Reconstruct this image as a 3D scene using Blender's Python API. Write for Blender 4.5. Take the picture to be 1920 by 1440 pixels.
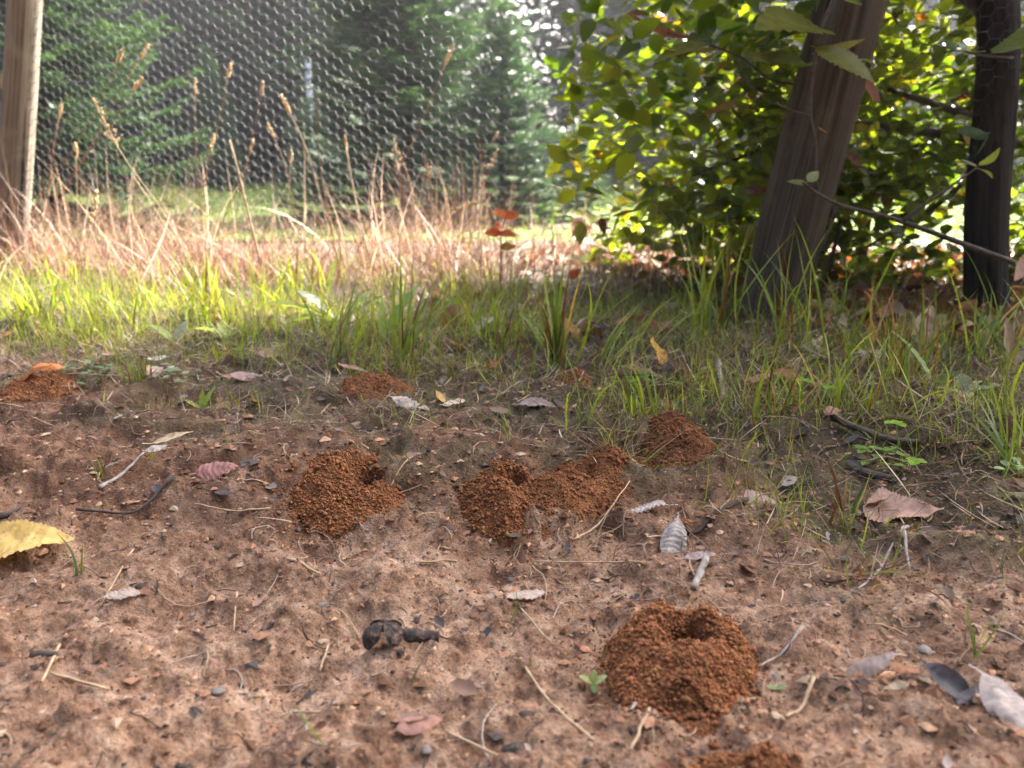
import bpy, math
import numpy as np

# ------------------------------------------------------------------ camera, world, sun, exposure
scn = bpy.context.scene
for o in list(bpy.data.objects):
    bpy.data.objects.remove(o)
COL = scn.collection
CAM_H = 0.28
PITCH = math.radians(15.8)
FPX = 1450.0                      # focal length in pixels of the 1920 wide photograph
SUN_AZ = math.radians(42)         # to the right of straight ahead
SUN_EL = math.radians(36)

cd = bpy.data.cameras.new("camera")
cd.sensor_width = 36.0
cd.lens = FPX / 1920 * 36
cd.clip_start = 0.01
cd.clip_end = 500
cd.dof.use_dof = True
cd.dof.focus_distance = 0.70
cd.dof.aperture_fstop = 7.2
cam = bpy.data.objects.new("camera", cd)
cam.location = (0, 0, CAM_H)
cam.rotation_euler = (math.pi / 2 - PITCH, 0, 0)
COL.objects.link(cam)
scn.camera = cam

w = bpy.data.worlds.new("World")
scn.world = w
w.use_nodes = True
nt = w.node_tree
sky = nt.nodes.new("ShaderNodeTexSky")
sky.sky_type = 'NISHITA'
sky.sun_disc = False
sky.sun_elevation = SUN_EL
sky.sun_rotation = SUN_AZ
sky.dust_density = 8.0
sky.air_density = 0.4
sky.ozone_density = 0.0
bgn = nt.nodes["Background"]
bgn.inputs[1].default_value = 0.15
nt.links.new(sky.outputs[0], bgn.inputs[0])

sl = bpy.data.lights.new("sun", 'SUN')
sl.energy = 4.1
sl.angle = math.radians(0.6)
sl.color = (1.0, 0.94, 0.84)
sun = bpy.data.objects.new("sun", sl)
from mathutils import Vector
SUN_DIR = Vector((math.sin(SUN_AZ) * math.cos(SUN_EL), math.cos(SUN_AZ) * math.cos(SUN_EL), math.sin(SUN_EL)))
sun.rotation_euler = SUN_DIR.to_track_quat('Z', 'Y').to_euler()
COL.objects.link(sun)

scn.view_settings.view_transform = 'Standard'
scn.view_settings.look = 'None'
scn.view_settings.gamma = 1.0
scn.view_settings.exposure = 3.0
scn.cycles.use_denoising = True
scn.cycles.denoising_prefilter = 'ACCURATE'
scn.cycles.max_bounces = 7
scn.cycles.diffuse_bounces = 4
scn.cycles.transmission_bounces = 4
scn.cycles.glossy_bounces = 2
scn.cycles.caustics_reflective = False
scn.cycles.caustics_refractive = False
scn.cycles.sample_clamp_indirect = 6.0

rng = np.random.default_rng(11)

# ------------------------------------------------------------------ noise
def _hash(ix, iy, seed):
    h = (ix.astype(np.int64) * 374761393 + iy.astype(np.int64) * 668265263 + seed * 1442695041) & 0xFFFFFFFF
    h = ((h ^ (h >> 13)) * 1274126177) & 0xFFFFFFFF
    h = (h ^ (h >> 16)) & 0xFFFFFFFF
    return h / 4294967295.0

def vnoise(x, y, seed=0):
    x = np.asarray(x, float); y = np.asarray(y, float)
    ix = np.floor(x); iy = np.floor(y)
    fx = x - ix; fy = y - iy
    u = fx * fx * fx * (fx * (fx * 6 - 15) + 10); v = fy * fy * fy * (fy * (fy * 6 - 15) + 10)
    a = _hash(ix, iy, seed); b = _hash(ix + 1, iy, seed); c = _hash(ix, iy + 1, seed); d = _hash(ix + 1, iy + 1, seed)
    return (a * (1 - u) + b * u) * (1 - v) + (c * (1 - u) + d * u) * v - 0.5

def fbm(x, y, seed=0, octv=4, gain=0.5):
    s = 0; a = 1.0; x = np.asarray(x, float); y = np.asarray(y, float)
    for k in range(octv):
        xr = x * 0.8 - y * 0.6; yr = x * 0.6 + y * 0.8
        s = s + a * vnoise(xr, yr, seed + k * 17)
        x = xr * 2.03 + 5.2; y = yr * 2.03 + 1.7; a *= gain
    return s

def worley(x, y, seed=0):
    """distance to the nearest and second nearest jittered cell point, and the nearest cell's value"""
    x = np.asarray(x, float); y = np.asarray(y, float)
    ix = np.floor(x); iy = np.floor(y)
    d1 = np.full(x.shape, 9.0); d2 = np.full(x.shape, 9.0); val = np.zeros(x.shape)
    for ox in (-1, 0, 1):
        for oy in (-1, 0, 1):
            cx = ix + ox; cy = iy + oy
            px = cx + _hash(cx, cy, seed); py = cy + _hash(cx, cy, seed + 7)
            d = np.hypot(x - px, y - py)
            nearer = d < d1
            d2 = np.where(nearer, d1, np.minimum(d2, d))
            val = np.where(nearer, _hash(cx, cy, seed + 13), val)
            d1 = np.where(nearer, d, d1)
    return d1, d2, val

def sstep(a, b, x):
    t = np.clip((np.asarray(x, float) - a) / (b - a), 0, 1)
    return t * t * (3 - 2 * t)

# ------------------------------------------------------------------ mesh helpers
def mkmesh(name, V, F, cols=None, smooth=True, uv=None):
    V = np.ascontiguousarray(V, dtype=np.float32).reshape(-1, 3)
    if not isinstance(F, (list, tuple)):
        F = [F]
    F = [np.asarray(f, dtype=np.int32) for f in F if len(f)]
    me = bpy.data.meshes.new(name)
    me.vertices.add(len(V))
    me.vertices.foreach_set("co", V.ravel())
    nl = sum(f.size for f in F); npoly = sum(len(f) for f in F)
    me.loops.add(nl)
    me.loops.foreach_set("vertex_index", np.concatenate([f.ravel() for f in F]))
    me.polygons.add(npoly)
    starts = []; s = 0
    for f in F:
        starts.append(s + np.arange(len(f)) * f.shape[1]); s += f.size
    me.polygons.foreach_set("loop_start", np.concatenate(starts).astype(np.int32))
    me.polygons.foreach_set("use_smooth", np.full(npoly, bool(smooth)))
    if cols is not None:
        a = me.color_attributes.new("col", 'FLOAT_COLOR', 'POINT')
        c = np.ones((len(V), 4), np.float32); c[:, :3] = cols
        a.data.foreach_set("color", c.ravel())
    if uv is not None:
        l = me.uv_layers.new(name="UVMap")
        vi = np.concatenate([f.ravel() for f in F])
        l.data.foreach_set("uv", np.asarray(uv, np.float32)[vi].ravel())
    me.update(calc_edges=True)
    return me

def tag(o, label=None, cat=None, group=None, kind=None):
    if label: o["label"] = label
    if cat: o["category"] = cat
    if group: o["group"] = group
    if kind: o["kind"] = kind
    return o

def wloc(o):
    return np.array(o.location[:]) if o is not None else np.zeros(3)

def add(name, V, F, mat, parent=None, origin=None, cols=None, smooth=True, local=False, uv=None):
    """one mesh object; V in world coordinates unless local"""
    V = np.asarray(V, float).reshape(-1, 3)
    if parent is not None and not local:
        V = V - wloc(parent)
        q = parent.parent
        if q is not None: V = V - wloc(q)
    if origin is not None:
        V = V - np.asarray(origin, float)
    me = mkmesh(name, V, F, cols, smooth, uv)
    if mat is not None: me.materials.append(mat)
    o = bpy.data.objects.new(name, me)
    COL.objects.link(o)
    if parent is not None: o.parent = parent
    if origin is not None: o.location = origin
    return o

def thing(name, label, cat, loc, group=None):
    o = bpy.data.objects.new(name, None)
    o.empty_display_size = 0.02
    COL.objects.link(o)
    o.location = [float(c) for c in loc]
    tag(o, label, cat, group)
    return o

class MB:
    """collects pieces with faces of several sizes"""
    def __init__(s): s.V = []; s.F = {}; s.C = []; s.n = 0
    def put(s, V, F, C=None):
        V = np.asarray(V, float).reshape(-1, 3)
        for f in (F if isinstance(F, (list, tuple)) else [F]):
            f = np.asarray(f)
            s.F.setdefault(f.shape[1], []).append(f + s.n)
        s.V.append(V); s.n += len(V)
        if C is not None: s.C.append(np.broadcast_to(np.asarray(C, float), (len(V), 3)))
    def get(s):
        return np.concatenate(s.V), [np.concatenate(f) for f in s.F.values()], (np.concatenate(s.C) if s.C else None)
    def build(s, name, mat, **k):
        V, F, C = s.get()
        return add(name, V, F, mat, cols=C, **k)

def tube(P, R, sides=6, cap=True):
    P = np.asarray(P, float); n = len(P)
    R = np.broadcast_to(np.asarray(R, float), (n,))
    T = np.gradient(P, axis=0); T /= np.linalg.norm(T, axis=1)[:, None] + 1e-12
    ref = np.array([0.31, 0.2, 0.93]) if abs(T[0, 2]) < 0.9 else np.array([0.9, 0.3, 0.1])
    A = np.cross(T, ref); A /= np.linalg.norm(A, axis=1)[:, None] + 1e-12
    B = np.cross(T, A)
    th = np.arange(sides) / sides * 2 * math.pi
    V = P[:, None, :] + R[:, None, None] * (A[:, None, :] * np.cos(th)[None, :, None] + B[:, None, :] * np.sin(th)[None, :, None])
    i = np.arange(n - 1)[:, None] * sides; j = np.arange(sides)[None, :]; j2 = (j + 1) % sides
    F = np.stack([i + j, i + j2, i + sides + j2, i + sides + j], -1).reshape(-1, 4)
    V = V.reshape(-1, 3)
    if cap:
        V = np.concatenate([V, P[:1], P[-1:]])
        c0 = n * sides; c1 = c0 + 1
        jj = np.arange(sides); jk = (jj + 1) % sides
        T1 = np.stack([np.full(sides, c0), jk, jj], -1)
        e = (n - 1) * sides
        T2 = np.stack([np.full(sides, c1), e + jj, e + jk], -1)
        return V, [F, np.concatenate([T1, T2])]
    return V, [F]

def bend(p0, p1, n=8, amp=0.05, seed=0, sag=None):
    """a wandering line from p0 to p1"""
    r = np.random.default_rng(seed)
    p0 = np.asarray(p0, float); p1 = np.asarray(p1, float)
    t = np.linspace(0, 1, n)[:, None]
    L = np.linalg.norm(p1 - p0)
    P = p0 + (p1 - p0) * t
    for k in (1, 2, 3):
        P = P + np.sin(t * math.pi * k) * r.normal(0, amp * L / k ** 1.3, 3)
    if sag is not None: P = P + np.sin(t * math.pi) * np.asarray(sag)
    return P

def blades(P, az, L, W, lean, curl, col, S=5, twist=0.6, tipcol=None, seed=0):
    """ribbons: base points P, heading az, length L, width W, lean from upright, extra bend towards the tip"""
    r = np.random.default_rng(seed)
    N = len(P)
    s = np.linspace(0, 1, S + 1)
    ang = lean[:, None] + curl[:, None] * s[None, :] ** 1.4
    ds = (L / S)[:, None]
    mid = 0.5 * (ang[:, 1:] + ang[:, :-1])
    h = np.concatenate([np.zeros((N, 1)), np.cumsum(np.sin(mid) * ds, 1)], 1)
    z = np.concatenate([np.zeros((N, 1)), np.cumsum(np.cos(mid) * ds, 1)], 1)
    wob = r.normal(0, 0.05, N)[:, None] * L[:, None] * np.sin(s * 3.1)[None, :]
    C = np.stack([P[:, 0:1] + h * np.cos(az)[:, None] - wob * np.sin(az)[:, None],
                  P[:, 1:2] + h * np.sin(az)[:, None] + wob * np.cos(az)[:, None], P[:, 2:3] + z], -1)
    tw = az[:, None] + math.pi / 2 + r.normal(0, twist, N)[:, None] + r.normal(0, 0.5, N)[:, None] * s[None, :]
    side = np.stack([np.cos(tw), np.sin(tw), r.normal(0, 0.25, N)[:, None] * np.ones_like(tw)], -1)
    wp = (W[:, None] * 0.5) * np.clip(1.02 - s[None, :] ** 2.2, 0.03, 1) * (0.65 + 0.35 * np.sin(np.clip(s * 2.2, 0, 1.57)))[None, :]
    V = np.stack([C - side * wp[..., None], C + side * wp[..., None]], 2)      # N,S+1,2,3
    V = V.reshape(-1, 3)
    b = (np.arange(N) * (S + 1) * 2)[:, None]
    k = (np.arange(S) * 2)[None, :]
    F = np.stack([b + k, b + k + 1, b + k + 3, b + k + 2], -1).reshape(-1, 4)
    col = np.broadcast_to(col, (N, 3))
    if tipcol is None: tipcol = col
    tipcol = np.broadcast_to(tipcol, (N, 3))
    m = (s ** 2)[None, :, None]
    Cc = col[:, None, :] * (1 - m) + tipcol[:, None, :] * m
    Cc = np.repeat(Cc[:, :, None, :], 2, axis=2).reshape(-1, 3)
    return V, F, Cc

# ------------------------------------------------------------------ materials
def newmat(name):
    m = bpy.data.materials.new(name); m.use_nodes = True
    t = m.node_tree
    for n in list(t.nodes): t.nodes.remove(n)
    out = t.nodes.new("ShaderNodeOutputMaterial")
    return m, t, out

def N(t, typ, **kw):
    n = t.nodes.new(typ)
    for k, v in kw.items():
        if k in n.inputs: n.inputs[k].default_value = v
        else: setattr(n, k, v)
    return n

def mixc(t, fac, a, b, mode='MIX'):
    n = t.nodes.new("ShaderNodeMix"); n.data_type = 'RGBA'; n.blend_type = mode
    for i, v in ((0, fac), (6, a), (7, b)):
        if hasattr(v, 'links') or isinstance(v, bpy.types.NodeSocket): t.links.new(v, n.inputs[i])
        else: n.inputs[i].default_value = v if i == 0 else (*v, 1) if len(v) == 3 else v
    return n.outputs[2]

def ramp(t, src, stops):
    n = t.nodes.new("ShaderNodeValToRGB")
    el = n.color_ramp.elements
    while len(el) < len(stops): el.new(0.5)
    for e, (p, c) in zip(el, stops):
        e.position = p; e.color = (*c, 1) if len(c) == 3 else c
    t.links.new(src, n.inputs[0])
    return n.outputs[0]

def noise(t, scale, detail=4, rough=0.55, vec=None, dist=0.0):
    n = t.nodes.new("ShaderNodeTexNoise")
    n.inputs['Scale'].default_value = scale; n.inputs['Detail'].default_value = detail
    n.inputs['Roughness'].default_value = rough; n.inputs['Distortion'].default_value = dist
    if vec is not None: t.links.new(vec, n.inputs['Vector'])
    return n.outputs[0]

def bumpn(t, h, strength, dist):
    n = t.nodes.new("ShaderNodeBump"); n.inputs['Strength'].default_value = strength; n.inputs['Distance'].default_value = dist
    t.links.new(h, n.inputs['Height'])
    return n.outputs[0]

def leafmat(name, src='attr', trans=0.45, rough=0.5, spec=0.35, blotch=0.0, tint=(1.25, 1.15, 0.55), nscale=180, bump=0.25):
    """thin leaf: diffuse + light shining through; colour from the vertex colours or from the object"""
    m, t, out = newmat(name)
    if src == 'attr':
        c = N(t, "ShaderNodeAttribute", attribute_name="col").outputs['Color']
    else:
        c = N(t, "ShaderNodeObjectInfo").outputs['Color']
    co = t.nodes.new("ShaderNodeTexCoord").outputs['Object']
    nz = noise(t, nscale, 4, 0.6, co)
    f = ramp(t, nz, [(0.3, (0.72, 0.72, 0.72)), (0.7, (1.22, 1.2, 1.16))])
    c = mixc(t, 1.0, c, f, 'MULTIPLY')
    if blotch > 0:
        n2 = noise(t, nscale * 1.7, 3, 0.6, co, 0.4)
        f2 = ramp(t, n2, [(0.60, (0, 0, 0)), (0.68, (1, 1, 1))])
        mm = N(t, "ShaderNodeMath", operation='MULTIPLY'); t.links.new(f2, mm.inputs[0]); mm.inputs[1].default_value = blotch
        c = mixc(t, mm.outputs[0], c, (0.06, 0.035, 0.02))
    p = N(t, "ShaderNodeBsdfPrincipled", Roughness=rough)
    p.inputs['Specular IOR Level'].default_value = spec
    t.links.new(c, p.inputs['Base Color'])
    t.links.new(bumpn(t, noise(t, nscale * 2.2, 3, 0.6, co), bump, 0.001), p.inputs['Normal'])
    tr = t.nodes.new("ShaderNodeBsdfTranslucent")
    tc = mixc(t, 1.0, c, tint, 'MULTIPLY')
    t.links.new(tc, tr.inputs['Color'])
    mx = t.nodes.new("ShaderNodeMixShader"); mx.inputs[0].default_value = trans
    t.links.new(p.outputs[0], mx.inputs[1]); t.links.new(tr.outputs[0], mx.inputs[2])
    t.links.new(mx.outputs[0], out.inputs[0])
    return m

def plainmat(name, stops, scale=60, rough=0.85, spec=0.2, bump=0.4, bdist=0.002, stretch=None, attr=False, detail=5):
    m, t, out = newmat(name)
    co = t.nodes.new("ShaderNodeTexCoord").outputs['Object']
    if stretch:
        mp = t.nodes.new("ShaderNodeMapping"); mp.inputs['Scale'].default_value = stretch
        t.links.new(co, mp.inputs[0]); co = mp.outputs[0]
    nz = noise(t, scale, detail, 0.6, co)
    c = ramp(t, nz, stops)
    if attr:
        a = N(t, "ShaderNodeAttribute", attribute_name="col").outputs['Color']
        c = mixc(t, 1.0, a, c, 'MULTIPLY')
    p = N(t, "ShaderNodeBsdfPrincipled", Roughness=rough)
    p.inputs['Specular IOR Level'].default_value = spec
    t.links.new(c, p.inputs['Base Color'])
    if bump: t.links.new(bumpn(t, nz, bump, bdist), p.inputs['Normal'])
    t.links.new(p.outputs[0], out.inputs[0])
    return m

def soilmat():
    m, t, out = newmat("soil")
    co = t.nodes.new("ShaderNodeTexCoord").outputs['Object']
    z = N(t, "ShaderNodeAttribute", attribute_name="col")
    sep = t.nodes.new("ShaderNodeSeparateColor"); t.links.new(z.outputs['Color'], sep.inputs[0])
    n1 = noise(t, 9, 5, 0.6, co); n2 = noise(t, 48, 8, 0.72, co, 0.3); n3 = noise(t, 420, 5, 0.7, co); n4 = noise(t, 30, 5, 0.7, co, 0.6)
    tan = ramp(t, n2, [(0.32, (0.215, 0.112, 0.066)), (0.5, (0.45, 0.288, 0.194)), (0.66, (0.635, 0.46, 0.34))])
    red = ramp(t, n2, [(0.28, (0.085, 0.040, 0.021)), (0.5, (0.19, 0.097, 0.054)), (0.72, (0.33, 0.20, 0.13))])
    c = mixc(t, sep.outputs[0], red, tan)
    grey = ramp(t, n4, [(0.3, (0.05, 0.038, 0.022)), (0.5, (0.135, 0.105, 0.058)), (0.7, (0.25, 0.21, 0.11))])
    c = mixc(t, sep.outputs[1], c, grey)
    hum = ramp(t, n2, [(0.3, (0.025, 0.017, 0.011)), (0.6, (0.085, 0.058, 0.036)), (0.75, (0.16, 0.115, 0.07))])
    c = mixc(t, sep.outputs[2], c, hum)
    sp = ramp(t, n3, [(0.3, (0.36, 0.33, 0.31)), (0.46, (0.92, 0.91, 0.9)), (0.6, (1.12, 1.11, 1.1)), (0.72, (1.45, 1.43, 1.4))])
    c = mixc(t, 1.0, c, sp, 'MULTIPLY')
    big = ramp(t, n1, [(0.32, (0.66, 0.60, 0.56)), (0.5, (1.0, 0.98, 0.96)), (0.66, (1.2, 1.19, 1.17))])
    c = mixc(t, 1.0, c, big, 'MULTIPLY')
    # scattered dark flecks of rotten bark
    n5 = noise(t, 120, 2, 0.5, co, 0.8)
    fl = ramp(t, n5, [(0.69, (0, 0, 0)), (0.72, (1, 1, 1))])
    c = mixc(t, fl, c, (0.045, 0.032, 0.028))
    p = N(t, "ShaderNodeBsdfPrincipled", Roughness=0.74)
    p.inputs['Specular IOR Level'].default_value = 0.35
    t.links.new(c, p.inputs['Base Color'])
    b1 = bumpn(t, n3, 1.0, 0.0042)
    b2 = t.nodes.new("ShaderNodeBump"); b2.inputs['Strength'].default_value = 0.35; b2.inputs['Distance'].default_value = 0.004
    t.links.new(n2, b2.inputs['Height']); t.links.new(b1, b2.inputs['Normal'])
    t.links.new(b2.outputs[0], p.inputs['Normal'])
    t.links.new(p.outputs[0], out.inputs[0])
    return m

def woodmat(name, dark, mid, light, scale=1.0):
    """weathered timber: grain along z, fine drying cracks, grey-green patches"""
    m, t, out = newmat(name)
    co = t.nodes.new("ShaderNodeTexCoord").outputs['Object']
    def strm(sx, sz):
        mp = t.nodes.new("ShaderNodeMapping"); mp.inputs['Scale'].default_value = (sx, sx, sz); t.links.new(co, mp.inputs[0]); return mp.outputs[0]
    g1 = noise(t, 1, 6, 0.65, strm(120 * scale, 2.6), 0.7); g2 = noise(t, 1, 4, 0.6, strm(260 * scale, 5), 0.2)
    c = ramp(t, g1, [(0.28, dark), (0.5, mid), (0.72, light)])
    fine = ramp(t, g2, [(0.3, (0.6, 0.6, 0.6)), (0.6, (1.15, 1.15, 1.15))]); c = mixc(t, 1.0, c, fine, 'MULTIPLY')
    cr = noise(t, 1, 3, 0.5, strm(85 * scale, 1.3), 0.8)
    ck = ramp(t, cr, [(0.645, (0, 0, 0)), (0.675, (1, 1, 1))]); c = mixc(t, ck, c, (0.012, 0.009, 0.006))
    pt = noise(t, 9, 5, 0.65, co); pf = ramp(t, pt, [(0.5, (0, 0, 0)), (0.68, (0.5, 0.5, 0.5))]); c = mixc(t, pf, c, tuple(v * 1.15 for v in (light[0] * 0.85, light[1], light[2] * 0.8)))
    p = N(t, "ShaderNodeBsdfPrincipled", Roughness=0.85); p.inputs['Specular IOR Level'].default_value = 0.2
    t.links.new(c, p.inputs['Base Color'])
    mm = N(t, "ShaderNodeMath", operation='SUBTRACT'); t.links.new(g1, mm.inputs[0]); t.links.new(ck, mm.inputs[1])
    t.links.new(bumpn(t, mm.outputs[0], 0.8, 0.003), p.inputs['Normal'])
    t.links.new(p.outputs[0], out.inputs[0])
    return m

M = {}
M['soil'] = soilmat()
M['mound'] = plainmat("mound_soil", [(0.3, (0.75, 0.72, 0.7)), (0.7, (1.2, 1.18, 1.15))], 300, 0.95, 0.1, 0.6, 0.001, attr=True)
M['mound_core'] = plainmat("mound_core", [(0.3, (0.13, 0.055, 0.024)), (0.5, (0.235, 0.105, 0.05)), (0.7, (0.33, 0.155, 0.078))], 520, 0.95, 0.1, 1.0, 0.003)
M['crumb'] = plainmat("crumb", [(0.3, (0.7, 0.7, 0.7)), (0.7, (1.2, 1.2, 1.2))], 250, 0.9, 0.2, 0.5, 0.001, attr=True)
M['grass'] = leafmat("grass_blade", 'attr', 0.5, 0.45, 0.4, 0, (1.3, 1.25, 0.35), 120, 0.1)
M['dry'] = leafmat("dry_straw", 'attr', 0.35, 0.5, 0.45, 0, (1.05, 1.0, 0.9), 120, 0.15)
M['leaf_attr'] = leafmat("hedge_leaf", 'attr', 0.56, 0.38, 0.5, 0, (1.3, 1.3, 0.3), 60, 0.2)
M['leaf_obj'] = leafmat("hedge_leaf_single", 'obj', 0.56, 0.38, 0.5, 0, (1.3, 1.3, 0.3), 60, 0.2)
M['herb'] = leafmat("herb_leaf", 'obj', 0.4, 0.45, 0.4, 0.25, (1.3, 1.25, 0.35), 150, 0.3)
M['dead'] = leafmat("dead_leaf", 'obj', 0.22, 0.55, 0.4, 0.45, (1.2, 0.9, 0.6), 130, 0.5)
M['dead_attr'] = leafmat("dead_leaf_litter", 'attr', 0.2, 0.55, 0.4, 0.3, (1.2, 0.9, 0.6), 90, 0.4)
M['fir'] = leafmat("fir_needles", 'attr', 0.30, 0.42, 0.5, 0, (1.2, 1.25, 0.5), 20, 0.0)
M['bark'] = plainmat("bark", [(0.3, (0.035, 0.027, 0.022)), (0.7, (0.12, 0.092, 0.072))], 40, 0.85, 0.2, 0.8, 0.004, (1, 1, 0.25))
M['twig'] = plainmat("twig_bark", [(0.3, (0.035, 0.027, 0.024)), (0.7, (0.11, 0.085, 0.07))], 120, 0.75, 0.3, 0.5, 0.001)
M['greystick'] = plainmat("weathered_stick", [(0.3, (0.20, 0.18, 0.16)), (0.7, (0.42, 0.39, 0.36))], 150, 0.8, 0.25, 0.5, 0.001)
M['straw'] = plainmat("straw", [(0.3, (0.30, 0.20, 0.115)), (0.7, (0.55, 0.42, 0.27))], 140, 0.6, 0.35, 0.3, 0.0006)
M['seed'] = plainmat("seed_head", [(0.3, (0.34, 0.22, 0.11)), (0.7, (0.62, 0.47, 0.28))], 300, 0.75, 0.2, 0.6, 0.001)
M['redstem'] = plainmat("red_brown_stalk", [(0.3, (0.17, 0.075, 0.045)), (0.7, (0.36, 0.19, 0.11))], 90, 0.6, 0.3, 0.2, 0.0006)
M['wood'] = woodmat("weathered_wood", (0.026, 0.019, 0.013), (0.060, 0.047, 0.033), (0.098, 0.079, 0.057))
M['greywood'] = woodmat("grey_post_wood", (0.08, 0.062, 0.046), (0.17, 0.14, 0.11), (0.28, 0.25, 0.21))
M['husk'] = plainmat("seed_husk", [(0.3, (0.018, 0.014, 0.016)), (0.5, (0.05, 0.038, 0.034)), (0.7, (0.26, 0.17, 0.12))], 260, 0.75, 0.3, 0.9, 0.002)
M['stone'] = plainmat("stone", [(0.3, (0.12, 0.105, 0.1)), (0.7, (0.30, 0.27, 0.25))], 120, 0.7, 0.3, 0.4, 0.001)
M['wire'] = (lambda: None)()
m_, t_, o_ = newmat("galvanised_wire")
p_ = N(t_, "ShaderNodeBsdfPrincipled", Roughness=0.55, Metallic=0.7)
p_.inputs['Base Color'].default_value = (0.19, 0.19, 0.20, 1)
t_.links.new(p_.outputs[0], o_.inputs[0]); M['wire'] = m_
M['blackpost'] = woodmat("dark_post_wood", (0.008, 0.007, 0.006), (0.022, 0.018, 0.015), (0.04, 0.034, 0.028))
M['shadewire'] = plainmat("shaded_wire", [(0.3, (0.02, 0.015, 0.012)), (0.7, (0.06, 0.05, 0.045))], 90, 0.7, 0.3, 0, 0)  # darker copy of the wire, shade by the hedge painted into its colour
M['palestake'] = plainmat("pale_tube", [(0.3, (0.45, 0.47, 0.52)), (0.7, (0.6, 0.62, 0.68))], 20, 0.6, 0.3, 0.1, 0.002)

# ------------------------------------------------------------------ where things stand
_cp, _sp = math.cos(PITCH), math.sin(PITCH)
def ray(px, py):
    a = (px - 960) / FPX; b = (720 - py) / FPX
    return np.array([a, _cp + b * _sp, -_sp + b * _cp])

def at(px, py, Y):
    d = ray(px, py); k = Y / d[1]
    return np.array([d[0] * k, Y, CAM_H + d[2] * k])

def edge_y(x):
    """how far from the camera the bare soil ends and grass and litter begin"""
    return np.interp(x, [-2, -0.55, -0.15, 0.02, 0.12, 0.22, 0.45, 0.8], [1.3, 1.06, 0.94, 0.86, 0.76, 0.68, 0.61, 0.54])

def base_h(x, y):
    x = np.asarray(x, float); y = np.asarray(y, float)
    h = 0.030 * sstep(0.50, 0.74, y - 0.10 * np.asarray(x) + 0.10 * vnoise(x / 0.16, y / 0.3, 8)) - 0.022
    h = h + 0.014 * fbm(x / 0.33, y / 0.33, 3, 3) * sstep(0.15, 0.5, y) + 0.010 * fbm(x / 0.13 + 7, y / 0.10, 4, 2) * sstep(2.0, 1.0, y)
    h = h + 0.02 * sstep(0.28, 0.60, x) * sstep(1.1, 0.5, y)
    return h

def lump_h(x, y):
    """little casts and clods of redder earth sitting on the pale crust: height and where they are"""
    jx = x + 0.006 * fbm(x / 0.012, y / 0.012, 42, 2); jy = y + 0.006 * fbm(x / 0.012, y / 0.012, 52, 2)
    patch = sstep(-0.25, 0.2, fbm(x / 0.07, y / 0.07, 62, 3))
    d1, d2, v = worley(jx / 0.0085, jy / 0.0085, 71)
    a = np.clip((0.60 - d1) * 1.1, 0, 0.40) * (v < 0.25 + 0.40 * patch)
    d1, d2, v2 = worley(jx / 0.021 + 3, jy / 0.021, 81)
    b = np.clip((0.55 - d1) * 1.3, 0, 0.4) * (v2 < 0.08 + 0.18 * patch)
    return (0.0042 * a + 0.011 * b) * (1 + 0.8 * vnoise(x / 0.004, y / 0.004, 63)), np.clip(a * 4 + b * 4, 0, 1)

def fine_h(x, y):
    x = np.asarray(x, float); y = np.asarray(y, float)
    near = sstep(3.0, 1.2, y)
    h = 0.009 * fbm(x / 0.055, y / 0.045, 21, 3) * near
    # crusted plates with broken edges across the middle band
    wx = x + 0.02 * fbm(x / 0.05, y / 0.05, 41, 3); wy = y + 0.02 * fbm(x / 0.05, y / 0.05, 51, 3)
    t = fbm(wx / 0.16, wy / 0.075, 31, 4) * 9
    fl = np.floor(t); fr = t - fl
    terr = (fl + sstep(0.0, 0.16, fr)) / 9
    band = sstep(0.50, 0.62, y + 0.05 * fbm(x / 0.1, y / 0.1, 61, 2)) * sstep(1.0, 0.8, y) * sstep(0.35, 0.12, x)
    h = h + 0.034 * terr * (0.34 + 0.66 * band) * near
    # little lumps, denser near the camera
    h = h + lump_h(x, y)[0] * near
    # thin flakes of crust, sharp at their edges
    t2 = fbm(wx / 0.050 + 11, wy / 0.034, 93, 3) * 8
    f2 = np.floor(t2); h = h + 0.0135 * (f2 + sstep(0.0, 0.13, t2 - f2)) / 8 * near
    t3 = fbm(x / 0.018 + 3, y / 0.014, 95, 2) * 4
    f3 = np.floor(t3); h = h + 0.0050 * (f3 + sstep(0.0, 0.2, t3 - f3)) / 4 * near
    h = h + 0.0012 * vnoise(x / 0.004, y / 0.004, 91) * near
    # pressed-in smooth patches
    return h

MOUNDS = []     # filled below, each digs its burrow
def H(x, y):
    x = np.asarray(x, float); y = np.asarray(y, float)
    return base_h(x, y) + fine_h(x, y)

def Hg(x, y):
    h = H(x, y)
    for m in MOUNDS:
        if m['hole'] > 0:
            dx = x - m['hx']; dy = y - m['hy']
            h = h - 0.05 * np.exp(-(dx * dx + dy * dy) / (2 * (m['hole'] * 0.75) ** 2))
    return h

def gp(px, py, lift=0.0):
    """the point of the ground that is seen there"""
    d = ray(px, py); z = 0.0
    for _ in range(6):
        k = (CAM_H - z) / -d[2]
        z = float(base_h(d[0] * k, d[1] * k))
    return np.array([d[0] * k, d[1] * k, float(H(d[0] * k, d[1] * k)) + lift])

def pxm(py):
    """metres per photograph pixel for a thing on the ground there"""
    p = gp(960, py)
    return math.hypot(p[1] * _cp + (CAM_H - p[2]) * _sp, 0) / FPX

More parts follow.
